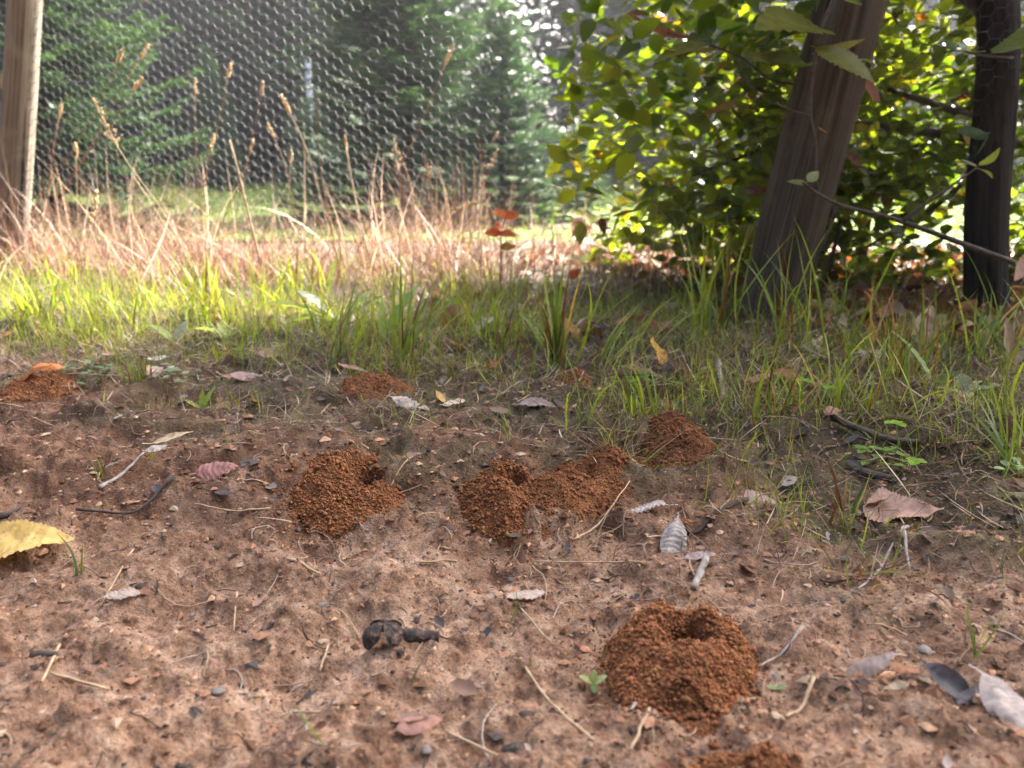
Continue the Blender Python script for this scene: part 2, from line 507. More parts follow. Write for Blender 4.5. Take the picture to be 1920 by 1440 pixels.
# ------------------------------------------------------------------ mounds (laid out first: their burrows dig into the ground)
def mound(px, py, rx, ry, hm, rot, crater, cr, hole, label, cdepth=0.7, gran=2400, seed=0, tint=1.0, pw=0.9, bk=0.4):
    c = gp(px, py)
    a = math.radians(rot)
    hx = c[0] + crater[0] * rx * math.cos(a) - crater[1] * ry * math.sin(a)
    hy = c[1] + crater[0] * rx * math.sin(a) + crater[1] * ry * math.cos(a)
    MOUNDS.append(dict(c=c, rx=rx, ry=ry, h=hm, a=a, hx=hx, hy=hy, cr=cr, hole=hole, label=label, cd=cdepth, n=gran, seed=seed, tint=tint, pw=pw, bk=bk))

mound(1272, 1258, 0.044, 0.056, 0.036, -14, (0.16, 0.36), 0.0140, 0.0075, "largest red brown soil mound nearest the camera, open burrow near its top", 0.85, 5600, 1, 1.08)
mound(646, 932, 0.047, 0.052, 0.029, -10, (0.34, 0.34), 0.0150, 0.0075, "red brown soil mound left of centre with a wide shallow crater and long apron", 0.8, 4600, 2, 1.0)
mound(940, 962, 0.034, 0.043, 0.040, 4, (0.38, 0.24), 0.0100, 0.0070, "small steep soil mound in the centre with a dark round burrow hole", 0.8, 3200, 3, 0.98)
mound(1082, 934, 0.092, 0.038, 0.026, 48, (0.30, 0.05), 0.0150, 0.0, "elongated soil mound touching the small steep one, a slanting furrow across it", 0.7, 3600, 4, 0.98)
mound(1270, 838, 0.038, 0.048, 0.029, 0, (0.0, 0.45), 0.008, 0.0, "dark dome of soil at the edge of the grass on the right", 0.2, 2600, 5, 0.78)  # soil tint lowered to paint in the shade this dome lies in
mound(702, 732, 0.044, 0.040, 0.024, 0, (0.1, 0.4), 0.008, 0.0, "low soil heap among straw behind the left of centre mound", 0.3, 1500, 6, 1.0)
mound(1075, 732, 0.026, 0.030, 0.030, 0, (0.0, 0.45), 0.006, 0.0, "small soil heap half hidden at the foot of the tall grass clump", 0.3, 1300, 7, 0.9)
mound(72, 734, 0.044, 0.050, 0.016, 8, (0.2, 0.5), 0.010, 0.0, "wide soil mound at the left edge under two orange leaves", 0.2, 2000, 8, 0.95)
mound(1395, 1476, 0.030, 0.022, 0.010, 0, (0, 0), 0.006, 0.0, "sliver of red soil mound cut by the lower edge of the picture", 0.2, 900, 9, 1.08)

def mound_h(m, x, y):
    dx = x - m['c'][0]; dy = y - m['c'][1]
    ca, sa = math.cos(m['a']), math.sin(m['a'])
    u = (dx * ca + dy * sa) / m['rx']; v = (-dx * sa + dy * ca) / m['ry']
    th = np.arctan2(v, u); r = np.hypot(u, v)
    r = r * (1 + 0.30 * vnoise(np.cos(th) * 1.6 + m['seed'] * 9, np.sin(th) * 1.6, 5) + 0.16 * vnoise(np.cos(th) * 4, np.sin(th) * 4 + m['seed'] * 3, 6))
    k = np.clip(1.08 - r, 0, None)
    body = m['h'] * (k ** m['pw']) * (1 - 0.25 * np.clip(k - 0.6, 0, 1))
    body = body + (0.006 * vnoise(x / 0.013, y / 0.013, m['seed']) + 0.004 * vnoise(x / 0.006, y / 0.006, m['seed'] + 3)) * np.clip(k * 4, 0, 1)
    ph = np.arctan2(y - m['hy'], x - m['hx'])
    wob = 1 + 0.5 * vnoise(np.cos(ph) * 1.7 + m['seed'] * 4, np.sin(ph) * 1.7, 12) + 0.25 * vnoise(x / 0.004, y / 0.004, 14)
    d = np.hypot(x - m['hx'], (y - m['hy']) * 1.15) * wob
    db = np.hypot(x - m['hx'] + 0.45 * m['cr'], (y - m['hy']) * 1.1 + 0.2 * m['cr']) * wob      # the bowl opens to one side of the burrow
    # the spoil piles higher behind the burrow mouth than before it
    body = body * (1 + m['bk'] * np.clip((y - m['hy']) / (1.3 * m['cr']), -1, 1) * np.exp(-(d / (2.6 * m['cr'])) ** 2))
    body = body - np.minimum(m['h'] * m['cd'] * np.exp(-(db / (1.15 * m['cr'])) ** 2), np.clip(body, 0, None) + 0.001)
    if m['hole'] > 0:
        body = body - 0.05 * np.exp(-(d / m['hole']) ** 4)
    return body, r, d

ICO_V = None
def icosa():
    p = (1 + 5 ** 0.5) / 2
    V = np.array([(-1, p, 0), (1, p, 0), (-1, -p, 0), (1, -p, 0), (0, -1, p), (0, 1, p), (0, -1, -p), (0, 1, -p), (p, 0, -1), (p, 0, 1), (-p, 0, -1), (-p, 0, 1)], float)
    V /= np.linalg.norm(V[0])
    F = np.array([(0, 11, 5), (0, 5, 1), (0, 1, 7), (0, 7, 10), (0, 10, 11), (1, 5, 9), (5, 11, 4), (11, 10, 2), (10, 7, 6), (7, 1, 8), (3, 9, 4), (3, 4, 2), (3, 2, 6), (3, 6, 8), (3, 8, 9), (4, 9, 5), (2, 4, 11), (6, 2, 10), (8, 6, 7), (9, 8, 1)])
    return V, F

def octa():
    V = np.array([(1, 0, 0), (-1, 0, 0), (0, 1, 0), (0, -1, 0), (0, 0, 1), (0, 0, -1)], float)
    F = np.array([(0, 2, 4), (2, 1, 4), (1, 3, 4), (3, 0, 4), (2, 0, 5), (1, 2, 5), (3, 1, 5), (0, 3, 5)])
    return V, F

def lumps(P, R, cols, r, squash=1.0, jit=0.28, shape=icosa):
    """one small uneven lump at each point"""
    V, F = shape(); n = len(P); nv = len(V)
    W = V[None] * (1 + r.normal(0, jit, (n, nv, 1)) * 0.7) * R[:, None, None]
    sc = 1 + r.normal(0, 0.22, (n, 1, 3)); sc[:, :, 2] *= squash
    W = W * sc
    a = r.uniform(0, 6.28, n); ca, sa = np.cos(a)[:, None], np.sin(a)[:, None]
    W = np.stack([W[..., 0] * ca - W[..., 1] * sa, W[..., 0] * sa + W[..., 1] * ca, W[..., 2]], -1)
    W = W + P[:, None, :]
    FF = (F[None] + (np.arange(n) * nv)[:, None, None]).reshape(-1, 3)
    return W.reshape(-1, 3), FF, np.repeat(cols, nv, 0)

# ------------------------------------------------------------------ ground: one sheet, finely broken near the path, reaching far beyond the trees
def build_ground():
    ys = [0.10, 0.16, 0.20]; y = 0.225
    while y < 60:
        ys.append(y)
        s = 0.0018 if y < 0.45 else 0.0018 + (y - 0.45) * 0.0066
        if y > 1.8: s = 0.009 + (y - 1.8) * 0.07
        y += s
    ys = np.array(ys + [62.0])
    uf = np.linspace(-1, 1, 520)
    ext = 1 + np.cumsum(np.geomspace(0.01, 9, 26))
    us = np.concatenate([-ext[::-1], uf, ext])
    hw = 0.16 + 0.66 * ys
    X = us[None, :] * hw[:, None]
    Y = np.broadcast_to(ys[:, None], X.shape).copy()
    # land behind the camera
    back = np.array([-30.0, -6.0, -1.5, -0.4, -0.05])
    Xb = us[None, :] * np.full((5, 1), hw[0]); Yb = np.broadcast_to(back[:, None], Xb.shape)
    X = np.concatenate([Xb, X]); Y = np.concatenate([Yb, Y])
    X = np.where(np.abs(X) > 40, np.sign(X) * (40 + 20 * (1 - np.exp(-(np.abs(X) - 40) / 60))), X)
    Z = Hg(X, Y)
    e = edge_y(X)
    wob = fbm(X / 0.12, Y / 0.12, 101, 4)
    ny, nx = X.shape
    tan = sstep(0.66, 0.50, Y + 0.10 * fbm(X / 0.08, Y / 0.08, 111, 4))
    tan = np.clip(tan + 0.25 * fbm(X / 0.03, Y / 0.03, 121, 3), 0, 1) * (1 - 0.5 * lump_h(X, Y)[1])
    moss = sstep(-0.26, -0.02, (Y - e) + 0.30 * wob)
    hum = sstep(-0.10, 0.16, (Y - e) + 0.22 * wob)
    far = sstep(2.2, 3.0, Y)
    hum = hum * (1 - 0.3 * far)
    C = np.stack([tan, moss, hum], -1).reshape(-1, 3)
    i = np.arange(ny - 1)[:, None] * nx; j = np.arange(nx - 1)[None, :]
    F = np.stack([i + j, i + j + 1, i + nx + j + 1, i + nx + j], -1).reshape(-1, 4)
    o = add("ground", np.stack([X, Y, Z], -1), F, M['soil'], cols=C)
    tag(o, kind="structure")
build_ground()

def build_mounds():
    for m in MOUNDS:
        r = np.random.default_rng(100 + m['seed'])
        t = thing("soil_mound", m['label'], "soil mound", (m['c'][0], m['c'][1], m['c'][2]), "soil mounds thrown up around burrows")
        s = max(m['rx'], m['ry']) * 1.35; n = 72
        g = np.linspace(-s, s, n)
        X, Y = np.meshgrid(m['c'][0] + g, m['c'][1] + g)
        b, rr, d = mound_h(m, X, Y)
        Z = base_h(X, Y) + 0.35 * fine_h(X, Y) + b + 0.002 * (b > 0.001) - 0.004 * (b <= 0.0008)
        keep = (rr < 1.15)
        i = np.arange(n - 1)[:, None] * n; j = np.arange(n - 1)[None, :]
        F = np.stack([i + j, i + j + 1, i + n + j + 1, i + n + j], -1)
        F = F[keep[:-1, :-1]].reshape(-1, 4)
        used = np.unique(F); mp = np.zeros(n * n, int); mp[used] = np.arange(len(used))
        V = np.stack([X, Y, Z], -1).reshape(-1, 3)[used]
        add("heap", V, mp[F], M['mound_core'], parent=t)
        # crumbs rolled into little balls by the digging
        k = int(m['n'] * 2.1)
        rad = np.where(r.random(k * 2) < 0.80, np.sqrt(r.random(k * 2)) * 1.04, 0.95 + np.abs(r.normal(0, 0.28, k * 2))); an = r.uniform(0, 6.283, k * 2)
        u = rad * np.cos(an) * m['rx']; v = rad * np.sin(an) * m['ry']
        ca, sa = math.cos(m['a']), math.sin(m['a'])
        x = m['c'][0] + u * ca - v * sa; y = m['c'][1] + u * sa + v * ca
        b, rr, d = mound_h(m, x, y)
        ok = (d > m['hole'] * 1.15) & ((rr < 1.05) | (r.random(len(x)) < 0.5))
        x, y, b, rr = x[ok][:k], y[ok][:k], b[ok][:k], rr[ok][:k]
        R = np.clip(r.lognormal(math.log(0.00058), 0.52, len(x)), 0.0003, 0.0024)
        clump = fbm(x / 0.008, y / 0.008, 7 + m['seed'], 2)
        z = np.where(rr < 1.1, base_h(x, y) + 0.35 * fine_h(x, y) + b + 0.002, H(x, y)) + R * r.uniform(0.0, 0.9, len(x)) + np.clip(clump, 0, 1) * 0.0035
        base = np.array([0.262, 0.118, 0.056]) * m['tint']
        c = base * r.lognormal(0, 0.17, (len(x), 1)) * (1 + 0.5 * fbm(x / 0.02, y / 0.02, 15 + m['seed'], 2))[:, None] * (1 + r.normal(0, 0.05, (len(x), 3)))
        c = np.clip(c, 0.02, [0.48, 0.25, 0.14])
        V, F, Cc = lumps(np.stack([x, y, z], -1), R, c, r, shape=octa)
        o = add("granules", V, F, M['mound'], parent=t, cols=Cc, smooth=True)
        tag(o, kind="stuff")
build_mounds()

def in_mound(x, y, f=1.05):
    x = np.asarray(x, float); y = np.asarray(y, float)
    bad = np.zeros(x.shape, bool)
    for m in MOUNDS:
        dx = (x - m['c'][0]) / (m['rx'] * f); dy = (y - m['c'][1]) / (m['ry'] * f)
        bad |= (dx * dx + dy * dy) < 1
    return bad

from mathutils import Matrix
# ------------------------------------------------------------------ posts
def post(name, label, cat, p0, p1, r0, r1, mat, sides=40, lobes=0.04, seed=0, square=0.0, cracks=0, group=None, wob=0.0):
    r = np.random.default_rng(seed)
    p0 = np.asarray(p0, float); p1 = np.asarray(p1, float)
    ax = p1 - p0; Ln = np.linalg.norm(ax); ax /= Ln
    A = np.cross(ax, [0, 1, 0]); A /= np.linalg.norm(A); B = np.cross(ax, A)
    n = 46
    tt = np.linspace(0, 1, n); th = np.arange(sides) / sides * 2 * math.pi
    T, TH = np.meshgrid(tt, th, indexing='ij')
    R = r0 + (r1 - r0) * T
    if square > 0:
        R = R * (1 + square * (1 / np.maximum(np.abs(np.cos(TH - 0.3)), np.abs(np.sin(TH - 0.3))) - 1.12))
    R = R * (1 + lobes * np.cos(TH * 2 + r.uniform(0, 6)) + 0.5 * lobes * np.cos(TH * 3 + 2 + T * 1.5))
    R = R + r0 * 0.09 * fbm(TH * 3.5, T * Ln * 2.5, seed + 3, 3) + r0 * 0.05 * vnoise(TH * 12, T * Ln * 2.0, seed + 9)
    for k in range(cracks):
        ph = r.uniform(0, 6.283); z0 = r.uniform(-0.1, 0.5); z1 = z0 + r.uniform(0.3, 0.6)
        dd = np.abs((TH - ph - 0.15 * np.sin(T * 5 + k) + math.pi) % (2 * math.pi) - math.pi)
        R = R - r0 * 0.14 * np.exp(-(dd / 0.06) ** 2) * sstep(z0, z0 + 0.08, T) * sstep(z1, z1 - 0.08, T)
    V = np.stack([R * np.cos(TH) + wob * np.sin(T * 9 + seed), R * np.sin(TH) + wob * np.sin(T * 6), T * Ln], -1)
    V = V.reshape(-1, 3)
    i = np.arange(n - 1)[:, None] * sides; j = np.arange(sides)[None, :]; j2 = (j + 1) % sides
    F = np.stack([i + j, i + j2, i + sides + j2, i + sides + j], -1).reshape(-1, 4)
    V = np.concatenate([V, [(0, 0, Ln + 0.004)]]); e = (n - 1) * sides; jj = np.arange(sides)
    T2 = np.stack([np.full(sides, len(V) - 1), e + jj, e + (jj + 1) % sides], -1)
    o = add(name, V, [F, T2], mat)
    o.matrix_basis = Matrix([[A[0], B[0], ax[0], p0[0]], [A[1], B[1], ax[1], p0[1]], [A[2], B[2], ax[2], p0[2]], [0, 0, 0, 1]])
    return tag(o, label, cat, group)

FL = np.array([-1.44, 2.22]); FR = np.array([0.96, 1.45])       # line of the fence on the ground
def fence_pt(s): return FL + (FR - FL) * s
b = at(10, 495, 2.20); tpt = at(68, -420, 2.12)
post("fence_post", "round grey weathered fence post at the left edge, lit along its right side", "post", (b[0], b[1], -0.05), tpt, 0.040, 0.036, M['greywood'], seed=4, cracks=5, group="wooden fence posts")
b = gp(1442, 596); tpt = at(1702, -420, 1.50)
post("fence_strut", "thick split brown post leaning to the right in front of the hedge", "post", (b[0] - 0.01, b[1], -0.06), tpt, 0.052, 0.048, M['wood'], seed=8, square=0.55, cracks=9, group="wooden fence posts")
b = gp(1872, 605); tpt = at(1892, -420, 1.50)
post("fence_post", "dark upright post behind wire netting at the right edge", "post", (b[0] + 0.03, b[1] + 0.07, -0.05), tpt + np.array([0.03, 0.07, 0]), 0.033, 0.027, M['blackpost'], seed=12, cracks=3, lobes=0.14, wob=0.010, group="wooden fence posts")

# ------------------------------------------------------------------ wire netting, hexagonal mesh, sagging a little
def build_netting():
    w = 0.0285; hgt = 0.0250        # cell width along the fence and height
    L = np.linalg.norm(FR - FL) + 0.9; d = (FR - FL) / np.linalg.norm(FR - FL)
    org = FL - d * 0.35
    nc = int(L / (0.75 * w)); nr = int(0.90 / hgt)
    seg = []; kind = []
    for i in range(nc):
        x0 = i * 0.75 * w; off = (i % 2) * hgt / 2
        for j in range(nr):
            cz = j * hgt + off
            a = (x0 + 0.25 * w, cz + hgt / 2); bq = (x0 + 0.75 * w, cz + hgt / 2)
            c = (x0 + w, cz); dd = (x0 + 0.75 * w, cz - hgt / 2)
            seg.append((*a, *bq)); kind.append(1)
            seg.append((*bq, *c)); kind.append(0)
            seg.append((*c, *dd)); kind.append(0)
    S = np.array(seg); kind = np.array(kind)
    def place(u, z):
        # unevenly stretched: the rows tilt and the sheet bellies out
        nx = -d[1]; nyv = d[0]
        zz = z + 0.020 * np.sin(u * 2.1 + 0.6) + 0.006 * np.sin(u * 9 + z * 4) - 0.05 * (u - 1.2) * 0.25
        uu = u + 0.012 * np.sin(z * 5 + u * 1.7) + 0.10 * z * 0.35
        bulge = 0.022 * np.sin(u * 2.6) * np.sin(np.clip(z, 0, 1) * 3.1) + 0.004 * np.sin(u * 31 + z * 17)
        return np.stack([org[0] + d[0] * uu + nx * (bulge - 0.03), org[1] + d[1] * uu + nyv * (bulge - 0.03), zz + 0.005], -1)
    P0 = place(S[:, 0], S[:, 1]); P1 = place(S[:, 2], S[:, 3])
    r = np.where(kind == 1, 0.00080, 0.00056)
    T = P1 - P0; T /= np.linalg.norm(T, axis=1)[:, None]
    A = np.cross(T, np.array([-d[1], d[0], 0.05])); A /= np.linalg.norm(A, axis=1)[:, None]; B = np.cross(T, A)
    th = np.arange(4) / 4 * 6.2832
    ring = A[:, None] * np.cos(th)[None, :, None] + B[:, None] * np.sin(th)[None, :, None]
    ring = ring * r[:, None, None]
    V = np.stack([P0[:, None] + ring, P1[:, None] + ring], 1).reshape(-1, 3)
    n = len(S); b = (np.arange(n) * 8)[:, None]; j = np.arange(4)[None]
    F = np.stack([b + j, b + (j + 1) % 4, b + 4 + (j + 1) % 4, b + 4 + j], -1).reshape(-1, 4)
    t = thing("wire_fence", "hexagonal wire netting stretched between the wooden posts", "wire fence", (fence_pt(0.5)[0], fence_pt(0.5)[1], 0))
    in_shade = (S[:, 0] > (0.44 - org[0]) / d[0])  # stretch past the strut takes the wire colour darkened for shade
    for sel, mt in ((~in_shade, 'wire'), (in_shade, 'shadewire')):
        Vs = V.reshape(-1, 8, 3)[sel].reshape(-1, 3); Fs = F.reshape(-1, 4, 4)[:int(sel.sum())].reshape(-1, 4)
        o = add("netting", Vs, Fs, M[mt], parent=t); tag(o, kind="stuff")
    # straining wire along the top
    P = place(np.linspace(0, L, 60), np.full(60, 0.89))
    V, F = tube(P, 0.0016, 6); add("line_wire", V, F, M['wire'], parent=t)
build_netting()

# ------------------------------------------------------------------ firs
def fir_mesh(name, Hh, seed, spread=0.30, step=0.13, dens=1.0, col=(0.03, 0.078, 0.038), tip=(0.085, 0.16, 0.078), nw=0.0048, nlen=0.027):
    r = np.random.default_rng(seed)
    P0 = []; P1 = []; W = []
    limbs = MB()
    z = 0.06
    while z < Hh - 0.02:
        f = 1 - z / Hh
        Lb = spread * Hh * (f ** 0.8) * 0.95 + 0.05
        nb = 7 if f > 0.2 else 5
        ph = r.uniform(0, 6.28)
        for k in range(nb):
            a = ph + k / nb * 6.283 + r.normal(0, 0.12)
            L = Lb * r.uniform(0.78, 1.12)
            e0 = 0.10 + 0.55 * (1 - f) + r.normal(0, 0.07)
            m = max(3, int(L / 0.055))
            tt = np.linspace(0, 1, m + 1)
            rise = e0 * tt * L - 0.20 * L * np.sin(tt * 2.4) * f + 0.07 * L * tt ** 3
            B = np.stack([np.cos(a) * L * tt, np.sin(a) * L * tt, z + rise], -1)
            limbs.put(*tube(B, np.linspace(0.010 * f + 0.003, 0.0016, m + 1), 4, False))
            for q in range(m):
                P0.append(B[q]); P1.append(B[q + 1]); W.append(tt[q + 1])
                if q >= 0:
                    rem = (1 - tt[q]) * L
                    for sgn in (-1, 1):
                        l2 = min(0.55 * rem + 0.035, 0.17) * r.uniform(0.7, 1.15)
                        a2 = a + sgn * (0.80 + r.normal(0, 0.13))
                        e = B[q] + (B[q + 1] - B[q]) * r.uniform(0, 0.9)
                        t1 = e + np.array([np.cos(a2) * l2, np.sin(a2) * l2, l2 * (r.normal(0.02, 0.14) + 0.25 * (1 - f))])
                        P0.append(e); P1.append(t1); W.append(0.35 + 0.65 * tt[q + 1])
                        if l2 > 0.10:
                            for s3 in (-1, 1):
                                a3 = a2 + s3 * 0.75; l3 = l2 * 0.42
                                e3 = e + (t1 - e) * 0.45
                                P0.append(e3); P1.append(e3 + np.array([np.cos(a3) * l3, np.sin(a3) * l3, l3 * r.normal(0.05, 0.15)])); W.append(0.35 + 0.65 * tt[q + 1])
        z += step * (0.75 + 0.5 * f) * r.uniform(0.85, 1.15)
    P0.append(np.array([0, 0, Hh - 0.22])); P1.append(np.array([0, 0, Hh])); W.append(1.0)
    P0 = np.array(P0); P1 = np.array(P1); W = np.array(W)
    Lg = np.linalg.norm(P1 - P0, axis=1)
    cnt = np.maximum(2, (Lg / 0.0062 * 2.0 * dens).astype(int))
    idx = np.repeat(np.arange(len(P0)), cnt); n = len(idx)
    s = r.random(n)
    D = (P1 - P0) / (Lg[:, None] + 1e-9)
    d = D[idx]; p = P0[idx] + (P1 - P0)[idx] * s[:, None]
    side = np.cross(d, [0, 0, 1.0]); side /= np.linalg.norm(side, axis=1)[:, None] + 1e-6
    up = np.cross(side, d)
    an = r.normal(0, 0.65, n) + np.where(r.random(n) < 0.5, 0, math.pi)
    up_amt = np.sin(an) * np.cos(an) * 0.0 + np.abs(np.sin(an)) * 0.9 - 0.5 * (r.random(n) < 0.35)
    nd = d * r.uniform(0.35, 0.75, n)[:, None] + side * np.cos(an)[:, None] + up * up_amt[:, None]
    nd /= np.linalg.norm(nd, axis=1)[:, None]
    nl = nlen * r.uniform(0.7, 1.15, n)
    pe = np.cross(nd, up + r.normal(0, 0.4, (n, 3))); pe /= np.linalg.norm(pe, axis=1)[:, None] + 1e-6
    V = np.stack([p - pe * nw * 0.5, p + pe * nw * 0.5, p + nd * nl[:, None]], 1).reshape(-1, 3)
    F = np.arange(n * 3).reshape(-1, 3)
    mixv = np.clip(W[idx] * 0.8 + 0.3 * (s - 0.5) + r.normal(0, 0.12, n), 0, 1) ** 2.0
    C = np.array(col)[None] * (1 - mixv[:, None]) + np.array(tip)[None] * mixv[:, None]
    C = C * r.lognormal(0, 0.15, (n, 1))
    C = np.repeat(C, 3, 0)
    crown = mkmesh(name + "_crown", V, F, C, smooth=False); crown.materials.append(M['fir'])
    # trunk: tapered, running to the leader, with its limbs
    tk = MB(); zz = np.linspace(-0.05, Hh - 0.03, 14)
    tk.put(*tube(np.stack([0.01 * np.sin(zz * 3), 0.01 * np.cos(zz * 2), zz], -1), np.linspace(0.016 * Hh, 0.003, 14), 10))
    tv, tf, _ = tk.get(); trunk = mkmesh(name + "_trunk", tv, tf); trunk.materials.append(M['bark'])
    lv, lf, _ = limbs.get(); lm = mkmesh(name + "_limbs", lv, lf); lm.materials.append(M['bark'])
    return dict(trunk=trunk, crown=crown, limbs=lm), (V, F, C)

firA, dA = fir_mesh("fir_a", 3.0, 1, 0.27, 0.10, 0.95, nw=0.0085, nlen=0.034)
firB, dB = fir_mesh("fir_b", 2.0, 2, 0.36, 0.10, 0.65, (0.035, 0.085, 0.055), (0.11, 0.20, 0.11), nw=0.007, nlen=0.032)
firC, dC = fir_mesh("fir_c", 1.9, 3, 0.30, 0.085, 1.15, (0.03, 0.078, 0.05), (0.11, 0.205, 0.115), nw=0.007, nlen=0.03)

def fir(kind, x, y, s, rot, label, sxy=1.0):
    t = thing("fir_tree", label, "fir tree", (x, y, -0.07), "young fir trees beyond the fence")
    t.rotation_euler = (0, 0, rot); t.scale = (s * sxy, s * sxy, s)
    for nm in ("trunk", "limbs", "crown"):
        o = bpy.data.objects.new(nm, kind[nm]); COL.objects.link(o); o.parent = t
        if nm != "trunk": o["kind"] = "stuff"
    return t

def xat(px, Y): return at(px, 300, Y)[0]
fir(firA, xat(85, 3.7), 3.7, 0.80, 0.3, "large fir behind the round grey post at the left edge", 1.25)
fir(firA, xat(765, 4.3), 4.3, 0.64, 2.1, "broad dark fir in the middle just behind the netting", 1.45)
fir(firC, xat(942, 3.9), 3.9, 0.56, 4.0, "open fir with a thin leading shoot beside the hedge", 1.25)
fir(firB, xat(585, 6.2), 6.2, 0.42, 1.0, "small pale fir low behind the netting left of the broad dark fir", 1.25)
fir(firA, xat(405, 8.4), 8.4, 0.50, 5.2, "narrow fir in shade right of the large left fir", 1.0)
fir(firC, xat(1345, 3.6), 3.6, 0.26, 0.5, "knee high fir sapling seen under the hedge left of the leaning post", 1.1)
fir(firB, xat(1085, 4.0), 4.0, 0.27, 2.6, "low fir filling the gap between the open fir and the hedge", 1.25)

def build_forest():
    """the wood behind: reads as one dark mass"""
    r = np.random.default_rng(77); mb = MB(); tb = MB()
    Vb, Fb, Cb = dA
    tri = Vb.reshape(-1, 3, 3)
    for k in range(42):
        row = k % 3
        x = -12.5 + (k // 3) * 1.8 + row * 0.7 + r.normal(0, 0.3); y = 11.5 + row * 1.8 + r.normal(0, 0.5)
        s = r.uniform(1.9, 2.6); a = r.uniform(0, 6.28)
        thin = abs(x - 0.1) < 1.6        # a thin place where sky shows through
        if thin: s *= 0.7
        sel = r.random(len(tri)) < (0.005 if thin else 0.024)
        T = tri[sel].copy(); c0 = T.mean(1, keepdims=True)
        T = (c0 + (T - c0) * 5.4).reshape(-1, 3)
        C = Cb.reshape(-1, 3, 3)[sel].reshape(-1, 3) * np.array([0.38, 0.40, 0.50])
        ca, sa = math.cos(a) * 1.25, math.sin(a) * 1.25
        W = np.stack([x + s * (T[:, 0] * ca - T[:, 1] * sa), y + s * (T[:, 0] * sa + T[:, 1] * ca), s * T[:, 2] - 0.1], -1)
        mb.put(W, np.arange(len(W)).reshape(-1, 3), C)
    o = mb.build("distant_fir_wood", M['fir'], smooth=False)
    tag(o, "dark dense wood of tall firs closing off the background", "woodland", kind="stuff")
    # unseen copy of the wood, added behind the viewer to block sky light
    b2 = bpy.data.objects.new("added_firs_behind", o.data); COL.objects.link(b2)
    b2.rotation_euler = (0, 0, math.pi); b2.location = (0.9, 7.6, 0)
    tag(b2, "unseen firs added behind the viewer to block the sky", "woodland", kind="stuff")
build_forest()

for px, y0, y1, Y, lab in ((573, 112, 205, 9.5, "thin pale grey stake standing in front of the dark wood"), (822, 62, 95, 5.35, "short pale tag hanging high in the broad dark fir")):
    if y1 - y0 > 50:
        p1 = at(px + 4, y0, Y); p0 = np.array([p1[0] - 0.03, Y, 0.0])
        V, F = tube(np.stack([p0, p0 * 0.5 + p1 * 0.5 + [0.01, 0, 0], p1]), [0.045, 0.042, 0.036], 10)
        tag(add("pale_stake", V, F, M['palestake'], origin=p0), lab, "stake")

# ------------------------------------------------------------------ leaves
def leaf_geo(L, Wd, shape='ovate', ns=10, nc=2, serr=0.0, lon=0.0, cross=0.0, wr=0.0, nv=7, fold=0.0, stalk=0.0, seed=0, crumple=0.0):
    """one connected leaf along +x, its stalk a thin tongue at the base; returns vertices and quads"""
    t = np.linspace(0, 1, ns + 1)
    f = {'ovate': lambda s: np.sin(math.pi * s ** 0.72) ** 0.8, 'birch': lambda s: np.clip(np.minimum(s / 0.16, 1), 0, 1) ** 0.7 * (1 - np.clip((s - 0.2) / 0.8, 0, 1) ** 1.15),
         'oval': lambda s: np.sin(math.pi * s) ** 0.62, 'lance': lambda s: np.sin(math.pi * s ** 0.8) ** 1.1,
         'spoon': lambda s: np.where(s < 0.45, 0.22 + 0.3 * s, 0.355 + 0.645 * np.sin(np.clip((s - 0.45) / 0.55, 0, 1) * math.pi) ** 0.55) * np.clip((1.0 - s) / 0.06, 0.05, 1),
         'dandelion': lambda s: (0.18 + 0.82 * np.sin(np.clip(s, 0, 1) ** 1.5 * math.pi * 0.93) ** 0.8) * (1 - 0.42 * (np.sin(s * 26) > 0.1) * (s < 0.75))}[shape]
    hw = np.clip(f(np.clip(t, 1e-4, 1)), 0.012, None) * Wd * 0.5
    if serr > 0: hw = hw * (1 + serr * np.where(np.arange(ns + 1) % 2 == 0, 1, -1) * np.where(hw > 0.1 * Wd, 1, 0))
    hw[-1] = 0.01 * Wd
    xs = t * L
    if stalk > 0:
        k = 4; xs = np.concatenate([np.linspace(-stalk, 0, k, endpoint=False), xs])
        hw = np.concatenate([np.full(k, 0.018 * L), np.maximum(hw, 0.018 * L)])
    u = np.linspace(-1, 1, 2 * nc + 1)
    tt = xs / L
    X = np.broadcast_to(xs[:, None], (len(xs), len(u))).copy()
    Yv = hw[:, None] * u[None, :]
    r = np.random.default_rng(seed)
    Z = fold * np.abs(Yv) + cross * (Yv / (0.5 * Wd)) ** 2 * Wd * 0.5
    Z = Z + wr * L * np.cos(2 * math.pi * (tt[:, None] * nv - np.abs(u)[None, :] * 1.1)) * np.clip(np.abs(u)[None, :] * 2, 0, 1) * (hw[:, None] > 0.1 * Wd)
    if crumple: Z = Z + crumple * L * fbm(X / (0.28 * L) + seed, Yv / (0.28 * L), seed, 3)
    if lon:
        a = lon * tt[:, None]
        Rr = L / lon
        X2 = (Rr - Z) * np.sin(a); Z = Rr - (Rr - Z) * np.cos(a); X = X2
    V = np.stack([X, Yv, Z], -1).reshape(-1, 3)
    m = len(u); i = np.arange(len(xs) - 1)[:, None] * m; j = np.arange(m - 1)[None, :]
    F = np.stack([i + j, i + m + j, i + m + j + 1, i + j + 1], -1).reshape(-1, 4)
    return V, F

def frame(dirv, up):
    d = np.asarray(dirv, float); d = d / np.linalg.norm(d)
    s = np.cross(up, d); s /= np.linalg.norm(s) + 1e-9
    n = np.cross(d, s)
    return np.stack([d, s, n], 1)

from mathutils import Matrix
def setmat(o, R, loc):
    mt = Matrix([[*R[0], loc[0]], [*R[1], loc[1]], [*R[2], loc[2]], [0, 0, 0, 1]])
    o.matrix_basis = mt

